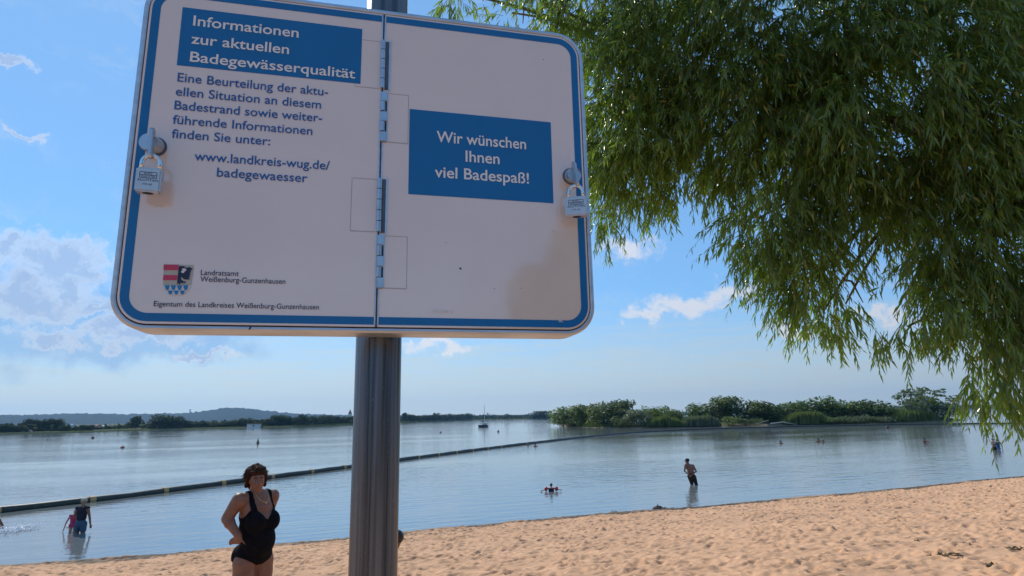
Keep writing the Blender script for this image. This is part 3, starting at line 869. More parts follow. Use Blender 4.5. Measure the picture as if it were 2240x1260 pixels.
def house(px, py, wpx, hpx, label, roofmat, back=20, cat='house', name='far_house', flat=False):
    p, D = shore_pt(px, back); p.z = max(.3, H - (py - hor(px)) / F * D)
    w_ = wpx / F * D / 2; h_ = hpx / F * D; e = empty(name, p, rng.uniform(-.3, .3)); tag(e, label, cat)
    m_ = MB(); m_.box((0, 0, h_ * .3 - .3), (w_, w_ * .7, h_ * .3 + .3)); wl = m_.build('wall', wallw, e)
    m_ = MB(); z0 = h_ * .6
    if flat: m_.box((0, 0, z0 + h_ * .12), (w_ * 1.08, w_ * .8, h_ * .1))
    else:
        a = w_ * 1.06; b_ = w_ * .78; zt = h_
        m_.add([(-a, -b_, z0), (a, -b_, z0), (a, b_, z0), (-a, b_, z0), (-a, 0, zt), (a, 0, zt)], [(0, 1, 5, 4), (2, 3, 4, 5), (0, 4, 3), (1, 2, 5), (3, 2, 1, 0)])
    m_.build('roof', roofmat, e)
    for k in (-.55, 0, .55):
        m_ = MB(); m_.box((k * w_, -w_ * .7 - .03, h_ * .32), (w_ * .13, .03, h_ * .14)); m_.build('window', glass, e) if wpx < 20 or k == 0 else None
    return e


house(154, 938, 9, 10, 'small house with a gleaming sheet roof on the far left shore', roofs, 30)
house(209, 938, 14, 9, 'long white house beside the pale field on the far shore', roofr, 60)
house(229, 937, 10, 7, 'white house with bright roof right of the pale field on the far shore', roofs, 60)
house(46, 943, 8, 5, 'low white hut among bushes at the far left shore', roofs, 12)
house(66, 942.5, 5, 4, 'tiny pale hut beside the low white hut on the far left shore', roofr, 12)
house(556, 937.5, 24, 9, 'long pale boathouse at the water on the far shore', roofr, 2, 'boathouse', 'far_boathouse', True)
house(453, 927.5, 4, 4, 'tiny white house among trees under the hill', roofs, 40)
# church spire and hilltop tower
p, D = shore_pt(765, 160); e = empty('church_tower', p); tag(e, 'thin church spire rising above trees left of the signpost', 'church tower')
ht = (hor(765) - 899.5) / F * D + H
m_ = MB(); m_.box((0, 0, ht * .32), (1.6, 1.6, ht * .34)); m_.build('wall', wallw, e)
m_ = MB(); m_.tube([(0, 0, ht * .66), (0, 0, ht)], [1.9, .12], 8); m_.build('spire', roofr, e)
d = ray(415, 908); d = Vector((d.x, d.y, 0)).normalized(); zb = hm(415, 907, 3300)
e = empty('radio_tower', (d.x * 3290, d.y * 3290, zb - 6)); tag(e, 'tiny grey radio tower on the wooded hill ridge', 'radio tower')
m_ = MB(); m_.tube([(0, 0, 0), (0, 0, 24)], [2.6, 2.0], 10); m_.build('shaft', wallw, e)
m_ = MB(); m_.tube([(0, 0, 18), (0, 0, 19), (0, 0, 21.5), (0, 0, 22)], [2.5, 4.2, 4.2, 2.5], 12); m_.build('platform', wallw, e)

# ------------------------------------------------------------------ the island
ib = [(1222, 931.5), (1245, 934), (1300, 936), (1400, 936), (1500, 934.5), (1600, 932.5), (1720, 930.5), (1850, 928), (1980, 924.5), (2060, 921), (2110, 920.2)]
fr_ = [ground(*p) for p in ib]; V = []; K = 7
for i, p in enumerate(fr_):
    d = Vector((p.x, p.y, 0)).normalized(); u = i / (len(fr_) - 1); dep = 34 * math.sin(math.pi * min(1, max(0, .06 + u * .9))) ** .6 + 1
    for j in range(K):
        f = j / (K - 1); V.append((p.x + d.x * dep * f, p.y + d.y * dep * f, -.4 + 1.5 * math.sin(math.pi * f) ** .5 * (1 if 0 < i < len(fr_) - 1 else .35)))
I = np.arange(len(V)).reshape(-1, K)
tag(obj('island', mesh_np('island', np.array(V), [np.stack([I[:-1, :-1], I[1:, :-1], I[1:, 1:], I[:-1, 1:]], -1).reshape(-1, 4)], smooth=True), bankm), kind='structure')


def ishore(px, back=0):
    y = float(np.interp(px, [p[0] for p in ib], [p[1] for p in ib])); p = ground(px, y); d = Vector((p.x, p.y, 0)).normalized()
    return Vector((p.x + d.x * back, p.y + d.y * back, .35 if back < 4 else .8)), math.hypot(p.x, p.y) + back


def itree(px, top, wpx, kind, leaf, back, label, cat='tree', v=0, name='island_tree'):
    p, D = ishore(px, back); h_ = (hor(px) - top) / F * D + H - p.z
    return tree(name, kind, v, p, h_, 1.28 * wpx / F * D, leaf, label, cat, 'trees and shrubs on the island')


for a in (
    (1246, 885, 74, 'round', 'mid', 5, 'leftmost willow of the island, leaning over the water', 'tree', 0),
    (1232, 902, 40, 'low', 'pale', 3, 'pale low shrub hanging over the left tip of the island', 'shrub', 1),
    (1276, 882, 56, 'round', 'mid', 9, 'round olive tree second from the left end of the island', 'tree', 1),
    (1310, 878, 46, 'round', 'light', 10, 'yellow green bush between two dark trees near the left end of the island', 'tree', 2),
    (1334, 877, 60, 'round', 'dark', 7, 'broad dark tree in front near the left end of the island', 'tree', 3),
    (1361, 869, 44, 'round', 'dark', 18, 'tallest dark tree behind the left part of the island', 'tree', 0),
    (1405, 884, 70, 'low', 'mid', 16, 'long rounded hedge of green shrubs behind the grey willow bush', 'shrub', 0),
    (1452, 883, 70, 'low', 'mid', 18, 'level green thicket along the left skyline of the island', 'shrub', 2),
    (1496, 887, 50, 'low', 'mid', 16, 'right end of the level green thicket on the island', 'shrub', 3),
    (1394, 895, 46, 'round', 'pale', 5, 'grey green willow bush at the water on the left half of the island', 'shrub', 2),
    (1362, 905, 40, 'low', 'dark', 3, 'small blackish bush at the water between dark tree and grey bush', 'shrub', 1),
    (1534, 880, 46, 'round', 'mid', 14, 'bushy green tree left of the tall two toned tree on the island', 'tree', 1),
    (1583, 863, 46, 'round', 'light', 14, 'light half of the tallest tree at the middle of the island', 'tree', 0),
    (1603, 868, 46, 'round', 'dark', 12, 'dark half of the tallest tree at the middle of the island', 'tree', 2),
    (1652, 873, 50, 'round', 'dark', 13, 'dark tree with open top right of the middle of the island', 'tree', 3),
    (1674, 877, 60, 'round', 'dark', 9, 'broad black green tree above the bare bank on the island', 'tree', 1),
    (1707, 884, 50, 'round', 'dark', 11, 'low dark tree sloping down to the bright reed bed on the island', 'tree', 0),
    (1724, 880, 36, 'round', 'mid', 18, 'small olive tree behind the bright reed bed, left one', 'tree', 2),
    (1758, 874, 56, 'round', 'mid', 16, 'olive tree behind the middle of the bright reed bed', 'tree', 3),
    (1803, 867, 44, 'round', 'mid', 15, 'pointed dark green tree right behind the bright reed bed', 'tree', 1),
    (1836, 881, 40, 'round', 'mid', 14, 'low olive bush right of the pointed tree on the island', 'tree', 0),
    (1860, 876, 46, 'round', 'mid', 15, 'flat topped green tree in the right half of the island', 'tree', 2),
    (1900, 873, 56, 'round', 'dark', 12, 'broad rounded dark tree in the right half of the island', 'tree', 3),
    (1930, 883, 50, 'round', 'dark', 13, 'dark tree falling away to the gap in the right half of the island', 'tree', 1),
    (1962, 884, 44, 'low', 'mid', 12, 'low bushes before the pale airy tree on the island', 'shrub', 1),
    (2000, 851, 48, 'airy', 'pale', 10, 'tall pale airy tree near the right end of the island, left one', 'tree', 0),
    (2018, 869, 44, 'round', 'mid', 14, 'blue green bush between the two pale airy trees', 'shrub', 0),
    (2048, 853, 58, 'airy', 'pale', 9, 'wide pale airy tree near the right end of the island', 'tree', 1),
    (2066, 885, 40, 'low', 'dark', 6, 'dark low bush at the right tip of the island', 'shrub', 2),
    (1595, 904, 34, 'low', 'mid', 2, 'green bush at the water left of the bare bank', 'shrub', 3),
    (1640, 910, 44, 'low', 'dark', 3, 'dark bush over the bare bank of the island', 'shrub', 0),
    (1878, 902, 34, 'low', 'pale', 2, 'grey green bush at the water under the flat topped tree', 'shrub', 1),
    (1930, 905, 40, 'low', 'pale', 2, 'grey bush at the water in the right half of the island', 'shrub', 2),
    (1810, 906, 40, 'low', 'mid', 2, 'bush at the right end of the bright reed bed', 'shrub', 3),
    (1842, 908, 44, 'low', 'dark', 2, 'dark overhanging bush at the water right of the reeds', 'shrub', 0)):
    itree(*a[:7], cat=a[7], v=a[8])
for k, (x0, x1, h0, h1, leaf, n, lab) in enumerate(((1415, 1500, 3.2, 5.0, 'light', 2600, 'tan green reed bed along the left front of the island'), (1490, 1580, 3.2, 4.8, 'pale', 2600, 'grey green reed bed left of the bare bank of the island'),
        (1718, 1825, 4.2, 5.6, 'reed', 3600, 'bright green reed bed in the middle front of the island'), (1945, 2075, 3.4, 5.2, 'light', 3200, 'reed bed at the right end of the island'),
        (1240, 1420, 1.0, 2.0, 'dark', 2200, 'dark sedge under the trees on the left front of the island'), (1820, 1960, 1.4, 3.0, 'dark', 2400, 'dark sedge along the right front of the island'))):
    tag(obj('island_reeds', reed_mesh('island_reeds', [ishore(x, 1.5)[0] for x in np.linspace(x0, x1, 14)], h0, h1, 5, n, 30 + k, .2, .10), LM[leaf]), lab, 'reeds', kind='stuff')
# driftwood on the island's bare bank
drift = mottled('driftwood', (.40, .36, .31), (.55, .50, .44), 6, .9)
for px, an, Ln, lab in ((1668, .5, 3.2, 'pale fallen branch leaning on the bare island bank'), (1715, -.35, 6.5, 'long pale driftwood log left of the bright reed bed')):
    p, D = ishore(px, .3); e = MB(); e.tube([(-Ln / 2, 0, .15), (0, .2, .3 + abs(an) * .5), (Ln / 2, 0, .25 + an * 1.3)], [.12, .1, .04], 7)
    e.tube([(0, .2, .4), (.5, .3, .9)], [.06, .02], 5)
    o = e.build('driftwood', drift); o.location = p; tag(o, lab, 'driftwood')

# ------------------------------------------------------------------ swimming barrier, buoys, boat
bpx = [(-420, 1180), (-150, 1138), (0, 1117), (170, 1097.5), (335, 1077), (465, 1060), (550, 1049.5), (676, 1033), (760, 1021.5), (880, 1005), (960, 994.5), (1050, 983), (1150, 970.5), (1240, 960), (1320, 951.5), (1400, 945), (1500, 940), (1620, 936), (1760, 932.5), (1900, 930), (2060, 927.5), (2240, 925.5), (2500, 923)]
bp_ = [ground(x, y, .08) for x, y in bpx]
cur = bpy.data.curves.new('c', 'CURVE')


def catmull(P, per):
    out = []
    for i in range(len(P) - 1):
        p0, p1, p2, p3 = P[max(i - 1, 0)], P[i], P[i + 1], P[min(i + 2, len(P) - 1)]
        n = max(2, int((p2 - p1).length / per))
        for k in range(n):
            t = k / n; out.append(.5 * ((2 * p1) + (p2 - p0) * t + (2 * p0 - 5 * p1 + 4 * p2 - p3) * t * t + (3 * p1 - p0 - 3 * p2 + p3) * t ** 3))
    return out + [P[-1]]


bl = catmull(bp_, .9)
boomm = mottled('barrier_dark', (.016, .022, .018), (.035, .045, .036), 3, .5, 0, .5, .01)
yel = mottled('float_yellow', (.50, .30, .09), (.44, .28, .13), 8, .5)
bar = empty('floating_barrier', bl[0]); tag(bar, 'long black floating pipe with yellow collars fencing off the bathing water', 'barrier')
off = Vector(bl[0]); mb = MB()
acc = 0.0; nxt = 2.2; marks = []; joints = []
for a_, b_ in zip(bl[:-1], bl[1:]):
    sgl = (b_ - a_).length
    while acc + sgl > nxt: marks.append((a_.lerp(b_, (nxt - acc) / sgl), (b_ - a_).normalized())); nxt += 3.55
    acc += sgl
pts = []; rad = []
for i, p in enumerate(bl):
    pts.append(p - off + Vector((0, 0, .012 * math.sin(i * 1.7) + .01 * math.sin(i * .45)))); rad.append(.155 if i % 2 else .148)
mb.tube(pts, rad, 12); mb.build('pipe', boomm, bar, smooth=True)
for p, t in marks:
    if p.y > 74: continue
    m_ = MB(); c = p - off; m_.tube([c - t * .13, c - t * .11, c + t * .11, c + t * .13], [.16, .178, .178, .16], 14); m_.build('float_collar', yel, bar, smooth=False)
bpy.data.curves.remove(cur)

buoyd = mottled('buoy_dark', (.05, .03, .03), (.08, .04, .04), 6, .5); buoyr = mottled('buoy_red', (.25, .06, .05), (.3, .09, .07), 6, .5)


def buoy(px, py, hpx, label, mat, cone=True):
    p = ground(px, py); D = p.y; h = hpx / F * D
    e = empty('buoy', p); tag(e, label, 'buoy')
    m_ = MB()
    if cone: m_.tube([(0, 0, -.1), (0, 0, h * .18), (0, 0, h * .25), (0, 0, h * .85)], [h * .3, h * .34, h * .25, h * .06], 14); m_.build('float', mat, e); m_ = MB(); m_.ell((0, 0, h * .9), (h * .1, h * .1, h * .1)); m_.build('topmark', mat, e)
    else:
        m_.ell((0, 0, h * .3), (h * .8, h * .8, h * .5)); m_.build('float', mat, e, smooth=True); m_ = MB(); m_.tube([(0, 0, h * .7), (0, 0, h * 1.05), (0, 0, h * 1.15)], [h * .1, h * .1, h * .2], 8); m_.build('handle', mat, e)


buoy(564, 970, 10, 'dark pointed buoy floating left of the signpost', buoyd)
buoy(268, 980, 5, 'small red brown buoy floating above the cap wearer, nearer of two', buoyr, False)
buoy(203, 958.5, 4, 'tiny dark buoy floating near the far left shore', buoyd, False)
buoy(964, 946.5, 3, 'tiny dark buoy floating between signpost and sailing boat', buoyd, False)
buoy(1090, 944.2, 3.2, 'tiny dark buoy floating right of the sailing boat', buoyd, False)
buoy(1941, 936, 4.5, 'small dark buoy floating before the right half of the island', buoyd, False)

# sailing boat, sails down
p = ground(1058.5, 934); D = p.y; k = D / F
e = empty('sailing_boat', p, R(62)); tag(e, 'small dark sailing boat with bare mast lying far out on the lake', 'sailing boat')
hull = mottled('hull_dark', (.05, .055, .065), (.07, .075, .085), 2, .35); deckm = mottled('deck_pale', (.45, .43, .40), (.38, .36, .33), 2, .6); sailc = mottled('sail_cover', (.03, .06, .12), (.04, .07, .14), 4, .8)
st = [(-2.9, .75, .75), (-2.0, .95, .72), (-.5, 1.1, .70), (1.0, 1.0, .75), (2.3, .55, .86), (3.1, .05, .98)]; V = []
for x, w_, z in st: V += [(x, -w_, z), (x, -w_ * .8, .15), (x, -w_ * .3, -.25), (x, w_ * .3, -.25), (x, w_ * .8, .15), (x, w_, z)]
m_ = MB(); m_.add(V, [(i * 6 + j, i * 6 + j + 1, i * 6 + j + 7, i * 6 + j + 6) for i in range(5) for j in range(5)] + [(5, 4, 3, 2, 1, 0)]); m_.build('hull', hull, e, smooth=True)
m_ = MB(); m_.add([(x, s * w_ * .96, z - .03) for x, w_, z in st for s in (-1, 1)], [(2 * i, 2 * i + 1, 2 * i + 3, 2 * i + 2) for i in range(5)]); m_.build('deck', deckm, e)
m_ = MB(); m_.prism([(-.6, .7), (1.5, .75), (1.1, 1.25), (-.5, 1.35)], -.55, .55, lambda x, y, z: Vector((x, z, y))); m_.build('cabin', deckm, e, bevel=.06)
m_ = MB(); m_.tube([(.5, 0, .8), (.5, 0, 7.6)], [.10, .07], 8); m_.build('mast', alu, e)
m_ = MB(); m_.tube([(.45, 0, 1.75), (-2.3, 0, 1.7)], .05, 8); bm_ = m_.build('boom', alu, e)
m_ = MB(); m_.tube([(.35, 0, 1.9), (-.8, 0, 1.95), (-2.2, 0, 1.82)], [.16, .14, .07], 9); m_.build('furled_sail', sailc, bm_, smooth=True)
m_ = MB(); m_.tube([(3.0, 0, .98), (.5, 0, 7.5)], .012, 5); m_.build('forestay', steel, e)
m_ = MB(); m_.tube([(-2.85, 0, .75), (.5, 0, 7.5)], .012, 5); m_.build('backstay', steel, e)

# ------------------------------------------------------------------ the willow on the right
wl = leaf_mat('willow_leaf', (.028, .072, .026), (.15, .235, .042), .46, .27, (.50, .78, .05), .9)
wt = mottled('willow_twig', (.10, .085, .045), (.16, .13, .06), 40, .8)
# leafy boughs: photo x, y, radii (px), distance (m), share of twigs
CL = [(1190, 32, 75, 26, 4.9, .55), (1120, 44, 38, 16, 5.0, .5), (990, 2, 26, 16, 4.9, .8), (1310, 40, 120, 70, 4.9, .8), (1300, 130, 60, 80, 5.0, .8),
      (1470, 60, 140, 120, 4.6, 1.15), (1400, 200, 120, 120, 4.7, 1.1), (1350, 300, 80, 100, 4.9, 1.1), (1400, 330, 110, 90, 4.6, 1.0), (1345, 430, 64, 66, 4.9, 1.0),
      (1440, 430, 80, 42, 4.8, .75), (1325, 497, 36, 30, 4.9, .7), (1405, 476, 40, 26, 4.8, .6), (1560, 230, 150, 130, 4.4, 1.1), (1580, 370, 110, 60, 4.5, .7), (1520, 330, 80, 70, 4.5, 1.0),
      (1560, 455, 40, 40, 4.5, .45), (1680, 100, 180, 140, 4.2, 1.2), (1700, 270, 150, 130, 4.2, 1.2), (1870, 120, 180, 160, 4.0, 1.2), (1900, 300, 170, 150, 3.9, 1.25), (2080, 150, 190, 190, 3.8, 1.2),
      (1760, 420, 150, 110, 4.2, 1.1), (1660, 520, 90, 62, 4.2, 1.0), (1740, 580, 110, 80, 4.2, 1.0), (1780, 660, 78, 60, 4.2, .8), (1800, 720, 56, 34, 4.2, .6), (1850, 700, 30, 30, 4.2, .35), 
      (1900, 480, 130, 80, 4.0, 1.1), (1960, 510, 80, 34, 4.0, .6), (2060, 400, 150, 160, 3.8, 1.25), (2140, 560, 130, 110, 3.7, 1.2), (2200, 350, 130, 190, 3.6, 1.2), (2080, 640, 90, 70, 3.8, .9), (2190, 700, 80, 90, 3.6, 1.2),
      (2030, 715, 66, 40, 3.8, .5), (1985, 750, 44, 30, 3.8, .45), (2120, 745, 70, 46, 3.7, .7), (2160, 800, 60, 40, 3.6, .6), (2200, 840, 60, 50, 3.6, .9), (2190, 885, 50, 26, 3.6, .7), (2225, 900, 40, 24, 3.6, .7),
      # beyond the frame
      (1300, -90, 150, 80, 4.9, .7), (1550, -110, 200, 120, 4.5, .9), (1850, -130, 220, 130, 4.1, .9), (2150, -120, 220, 150, 3.8, .9), (2400, 100, 180, 220, 3.6, .9), (2380, 450, 150, 220, 3.5, .9), (2330, 760, 120, 120, 3.5, .9),
      (1700, -300, 260, 130, 4.4, .6), (2150, -330, 280, 150, 3.9, .6), (2600, -60, 220, 250, 3.6, .6), (2620, 400, 190, 260, 3.5, .6)]
r = np.random.default_rng(21)
TP, TD, TL = [], [], []
trunkp = Vector((5.6, 4.3, 0)); trunkp.z = beach_z(trunkp.x, trunkp.y)
cents = []
for (px, py, rx, ry, D, sh) in CL:
    c = at(px, py - ry * .25 - (28 if 0 < py and py > 380 else 12), D); cents.append((c, max(rx, ry) * D / F))
    a_, b_ = rx * D / F, ry * D / F; dpt = max(.30, min(a_, b_) * 1.1)
    n = int(sh * 1650 * a_ * b_ ** .9 + 10)
    K_ = max(5, int(n / 13)); ds = unit(r.normal(size=(K_, 3))); qs = r.random((K_, 1)) ** .40
    SCn = np.array(c) + ds * qs * np.array([a_ * .95, dpt, b_ * .9])
    k_ = r.integers(0, K_, n); jit = r.normal(size=(n, 3)) * np.array([.06, .06, .05]); P = SCn[k_] + jit
    d = ds[k_]
    cen = np.array([2.6, 4.4, 5.2]); outw = unit(P - cen); outw[:, 2] *= .4
    dr = unit(unit(r.normal(size=(n, 3))) * .62 + unit(jit) * .45 + d * .45 + outw * .3 + np.array([0, 0, -.62]))
    TP.append(P); TD.append(dr); TL.append(r.uniform(.16, .36, n) * (.75 if sh < .8 else 1))
TP = np.concatenate(TP); TD = np.concatenate(TD); TL = np.concatenate(TL); T = len(TP)
M = 15
s_ = np.linspace(.06, 1, M)[None, :]                                   # leaf stations along each twig
droop = r.uniform(.25, .75, (T, 1, 1))
sv_ = s_[..., None]
pos = TP[:, None, :] + TL[:, None, None] * (TD[:, None, :] * sv_ * (1 - .25 * droop * sv_) + np.array([0, 0, -1.0]) * droop * sv_ ** 2 * .55)
tan = unit(TD[:, None, :] * (1 - .5 * droop * sv_) + np.array([0, 0, -1.0]) * droop * sv_ * 1.1)
side = unit(np.cross(tan, r.normal(size=(T, 1, 3)) + 0 * tan)); up_ = np.cross(side, tan)
ph = (np.arange(M)[None, :] * 2.4 + r.random((T, 1)) * 6.28)[..., None]
lat = side * np.cos(ph) + up_ * np.sin(ph)
ang = r.normal(.58, .2, (T, M, 1)); ldir = unit(tan * np.cos(ang) + lat * np.sin(ang) + np.array([0, 0, -.5]))
ll = (r.uniform(.045, .118, (T, M, 1))) * r.uniform(.8, 1.1, (T, 1, 1)) * (1 - .35 * sv_); lw = ll * r.uniform(.075, .115, (T, M, 1))
ln_ = unit(np.cross(ldir, r.normal(size=(T, M, 3)))); lb_ = np.cross(ldir, ln_)
keep = (r.random((T, M)) < .93).ravel()
sag = np.array([0, 0, -1.0]) * ll * .16
b0 = pos; mid = pos + ldir * ll * .42 + sag * .2 - lb_ * lw * .35
Lf = pos + ldir * ll * .40 + ln_ * lw + sag * .2; Rt = pos + ldir * ll * .40 - ln_ * lw + sag * .2; tp = pos + ldir * ll + sag
V = np.stack([b0, Lf, mid, Rt, tp], 2).reshape(-1, 5, 3)[keep]; nl = len(V)
base = (np.arange(nl) * 5)[:, None]
tri = np.concatenate([base + np.array([[0, 2, 1]]), base + np.array([[0, 3, 2]]), base + np.array([[1, 2, 4]]), base + np.array([[2, 3, 4]])])
print('willow leaves', nl)
wil = empty('willow_tree', trunkp); tag(wil, 'large leafy willow hanging over the beach to the right of the board', 'tree')
fo = obj('foliage', mesh_np('foliage', V.reshape(-1, 3) - np.array(trunkp), [tri]), wl, wil)
# twigs: thin three sided stems
Kt = 5; ss = np.linspace(0, 1, Kt)[None, :, None]
tp_ = TP[:, None, :] + TL[:, None, None] * (TD[:, None, :] * ss * (1 - .25 * droop * ss) + np.array([0, 0, -1.0]) * droop * ss ** 2 * .55)
rad = .0021 * (1 - .75 * ss)
sd0 = side[:, :1, :]; up0 = up_[:, :1, :]
Rg = np.stack([tp_ + rad * (sd0 * math.cos(a) + up0 * math.sin(a)) for a in (0, 2.09, 4.19)], 2)   # T,K,3,3
ids = np.arange(T * Kt * 3).reshape(T, Kt, 3)
qd = np.concatenate([np.stack([ids[:, :-1, k], ids[:, :-1, (k + 1) % 3], ids[:, 1:, (k + 1) % 3], ids[:, 1:, k]], -1).reshape(-1, 4) for k in range(3)])
obj('twigs', mesh_np('twigs', Rg.reshape(-1, 3) - np.array(trunkp), [qd]), wt, wil)
# trunk, limbs and boughs that carry the clumps
top = Vector((4.2, 4.6, 5.4))
mb = MB(); mb.tube([(0, 0, -.3), (-.03, .0, .5), (-.15, .02, 1.4), (-.42, .08, 2.3), (-.9, .2, 3.2)], [.34, .27, .24, .21, .16], 16); tr_ = mb.build('trunk', bark, wil, smooth=True)
fork = Vector((-.42, .08, 2.3)); f2 = Vector((-.9, .2, 3.2))
limbs = [(f2, Vector((-2.4, .3, 4.1)), Vector((-4.3, .6, 4.6)), .12), (f2, Vector((-1.5, -.1, 4.4)), Vector((-2.6, -.3, 5.6)), .11), (fork, Vector((-1.6, -.25, 3.0)), Vector((-2.6, -.35, 3.25)), .10), (fork, Vector((-.9, -.5, 3.4)), Vector((-1.3, -.7, 4.9)), .10), (fork, Vector((-1.2, -.4, 2.5)), Vector((-1.9, -.6, 2.35)), .08)]
lpts = []
for a_, b_, c_, rr_ in limbs:
    P = [a_.lerp(b_, t).lerp(b_.lerp(c_, t), t) + Vector((math.sin(t * 9) * .04, math.cos(t * 7) * .04, 0)) for t in np.linspace(0, 1, 9)]
    m_ = MB(); m_.tube(P, [rr_ * (1 - .78 * i / 8) for i in range(9)], 10); m_.build('limb', bark, wil, smooth=True); lpts += P[2:]
mb = MB()
for c, rd in cents:
    cl = c - trunkp; q0 = min(lpts, key=lambda p: (p - cl).length + .4 * max(0, p.z - cl.z - .6))
    if (q0 - cl).length > 2.2: continue
    mdl = q0.lerp(cl, .5) + Vector((0, 0, .12 + .1 * (q0 - cl).length))
    P = [q0.lerp(mdl, t).lerp(mdl.lerp(cl, t), t) for t in np.linspace(0, 1, 7)]
    mb.tube(P, [.030 * (1 - .8 * i / 6) for i in range(7)], 6)
    for k in range(4):
        dd = Vector(r.normal(size=3)).normalized() * rd * .8; P0 = P[2 + k]
        mb.tube([P0, P0 + dd * .5 + Vector((0, 0, .03)), P0 + dd + Vector((0, 0, -.08))], [.012, .008, .003], 5)
bo = mb.build('boughs', bark, wil, smooth=True); bo['kind'] = 'stuff'

# ------------------------------------------------------------------ shore debris and dry weed on the sand
weedm = mottled('dry_weed', (.09, .065, .035), (.20, .145, .08), 30, .95, 0, .1, .004); mudm = mottled('wet_mud', (.06, .05, .04), (.12, .095, .07), 12, .7, 0, .3, .01)


def sand_pt(px, py):
    d = ray(px, py); t = 3.0
    for _ in range(400):
        p = CAM + d * t
        if p.z <= beach_z(p.x, p.y): break
        t += max(.01, (p.z - beach_z(p.x, p.y)) * .5)
    return CAM + d * t


def weed(px, py, ln, hgt, seed, label, group=None, mat=None, ring=False, n=16):
    p = sand_pt(px, py); rr_ = random.Random(seed); m_ = MB()
    if ring:
        pts = [(math.cos(a) * ln * .5 * rr_.uniform(.8, 1.2), math.sin(a) * ln * .42 * rr_.uniform(.8, 1.2), .015 + rr_.random() * .03) for a in np.linspace(0, 6.0, 12)]
        m_.tube(pts, [.005 + rr_.random() * .008 for _ in pts], 6)
        for q_ in pts[::2]: m_.tube([q_, (q_[0] + rr_.uniform(-.08, .08), q_[1] + rr_.uniform(-.08, .08), .05)], [.007, .002], 4)
    else:
        for _ in range(n):
            x, y = rr_.gauss(0, ln * .24), rr_.gauss(0, ln * .13); s_l = rr_.uniform(.1, .3) * ln; a = rr_.uniform(0, 6.28); z = max(0, hgt * (1 - abs(x) / ln * 1.6)) * rr_.random()
            dx, dy = math.cos(a) * s_l, math.sin(a) * s_l
            m_.tube([(x - dx, y - dy, z * .3), (x, y, z + .02), (x + dx, y + dy, z * .3 + .005)], [.003 + hgt * .02, .006 + hgt * .08, .003], 5)
        m_.ell((0, 0, 0), (ln * .35, ln * .2, hgt * .8), None, 10, 6)
    o = m_.build('washed_up_weed', mat or weedm, None); o.location = p + Vector((0, 0, .0)); o.rotation_euler = (0, 0, rr_.uniform(-.2, .6)); tag(o, label, 'weed', group)


weed(1441, 1114, .55, .16, 1, 'small dark mound of weed at the water edge below the armband swimmer', None, mudm)
for i, (x, y) in enumerate(((1345, 1122), (1470, 1114), (1505, 1112), (1645, 1100), (1700, 1096), (1665, 1098), (1880, 1079), (1010, 1154), (905, 1165), (1310, 1128), (700, 1186), (1180, 1139))):
    weed(x, y, .5, .035, 10 + i, 'flat strip of dark weed washed up along the water line', 'weed along the water line', mudm)
weed(2055, 1219, .20, .05, 40, 'dark tuft of dry weed left of the dry weed ring on the sand', None)
weed(2088, 1219, .17, .02, 41, 'curled loop of dry weed beside a dark tuft on the sand', None, ring=True)
weed(2113, 1194, .22, .03, 42, 'thin dark sprig of weed on the sand above the curled loop', None, n=6)
weed(2222, 1205, .18, .02, 43, 'dry weed ring lying at the right edge of the sand', None, ring=True)
weed(2168, 1238, .18, .03, 44, 'small dark scrap of weed at the lower right of the sand', None, n=6)
weed(2006, 1186, .14, .03, 45, 'tiny dark twig scrap on the sand left of the weed tufts', None, n=5)

# ------------------------------------------------------------------ people
def fuse(prims, voxel, smooth=6):
    """one continuous skin grown from overlapping tapered volumes"""
    m_ = MB()
    for p in prims:
        if p[0] == 'c': m_.cap(*p[1:5])
        else: m_.ell(p[1], p[2], p[3] if len(p) > 3 else None, 20, 14)
    o = m_.build('t', None)
    md = o.modifiers.new('r', 'REMESH'); md.mode = 'VOXEL'; md.voxel_size = voxel
    sm = o.modifiers.new('s', 'SMOOTH'); sm.factor = .5; sm.iterations = smooth
    bpy.context.view_layer.update()
    me = bpy.data.meshes.new_from_object(o.evaluated_get(bpy.context.evaluated_depsgraph_get()))
    old = o.data; bpy.data.objects.remove(o); bpy.data.meshes.remove(old)
    for p in me.polygons: p.use_smooth = True
    return me


def coords(me):
    n = len(me.vertices); c = np.zeros(n * 3, np.float32); me.vertices.foreach_get('co', c)
    nn = np.zeros(n * 3, np.float32); me.vertices.foreach_get('normal', nn)
    return c.reshape(-1, 3).astype(float), nn.reshape(-1, 3).astype(float)


def dist(c, prims):
    """signed distance of points to the nearest of some volumes (approximate)"""
    best = np.full(len(c), 9.0)
    for p in prims:
        if p[0] == 'c':
            a, b = np.array(p[1], float), np.array(p[2], float); ab = b - a
            t = np.clip(((c - a) @ ab) / max(ab @ ab, 1e-9), 0, 1)
            d = np.linalg.norm(c - a - t[:, None] * ab, axis=1) - (p[3] + (p[4] - p[3]) * t)
        else:
            q_ = (c - np.array(p[1])); M_ = np.array(p[3]) if len(p) > 3 and p[3] is not None else np.eye(3)
            q_ = q_ @ M_; rr_ = np.array(p[2]); k0 = np.linalg.norm(q_ / rr_, axis=1); k1 = np.linalg.norm(q_ / rr_ ** 2, axis=1)
            d = k0 * (k0 - 1) / np.maximum(k1, 1e-6)
        best = np.minimum(best, d)
    return best


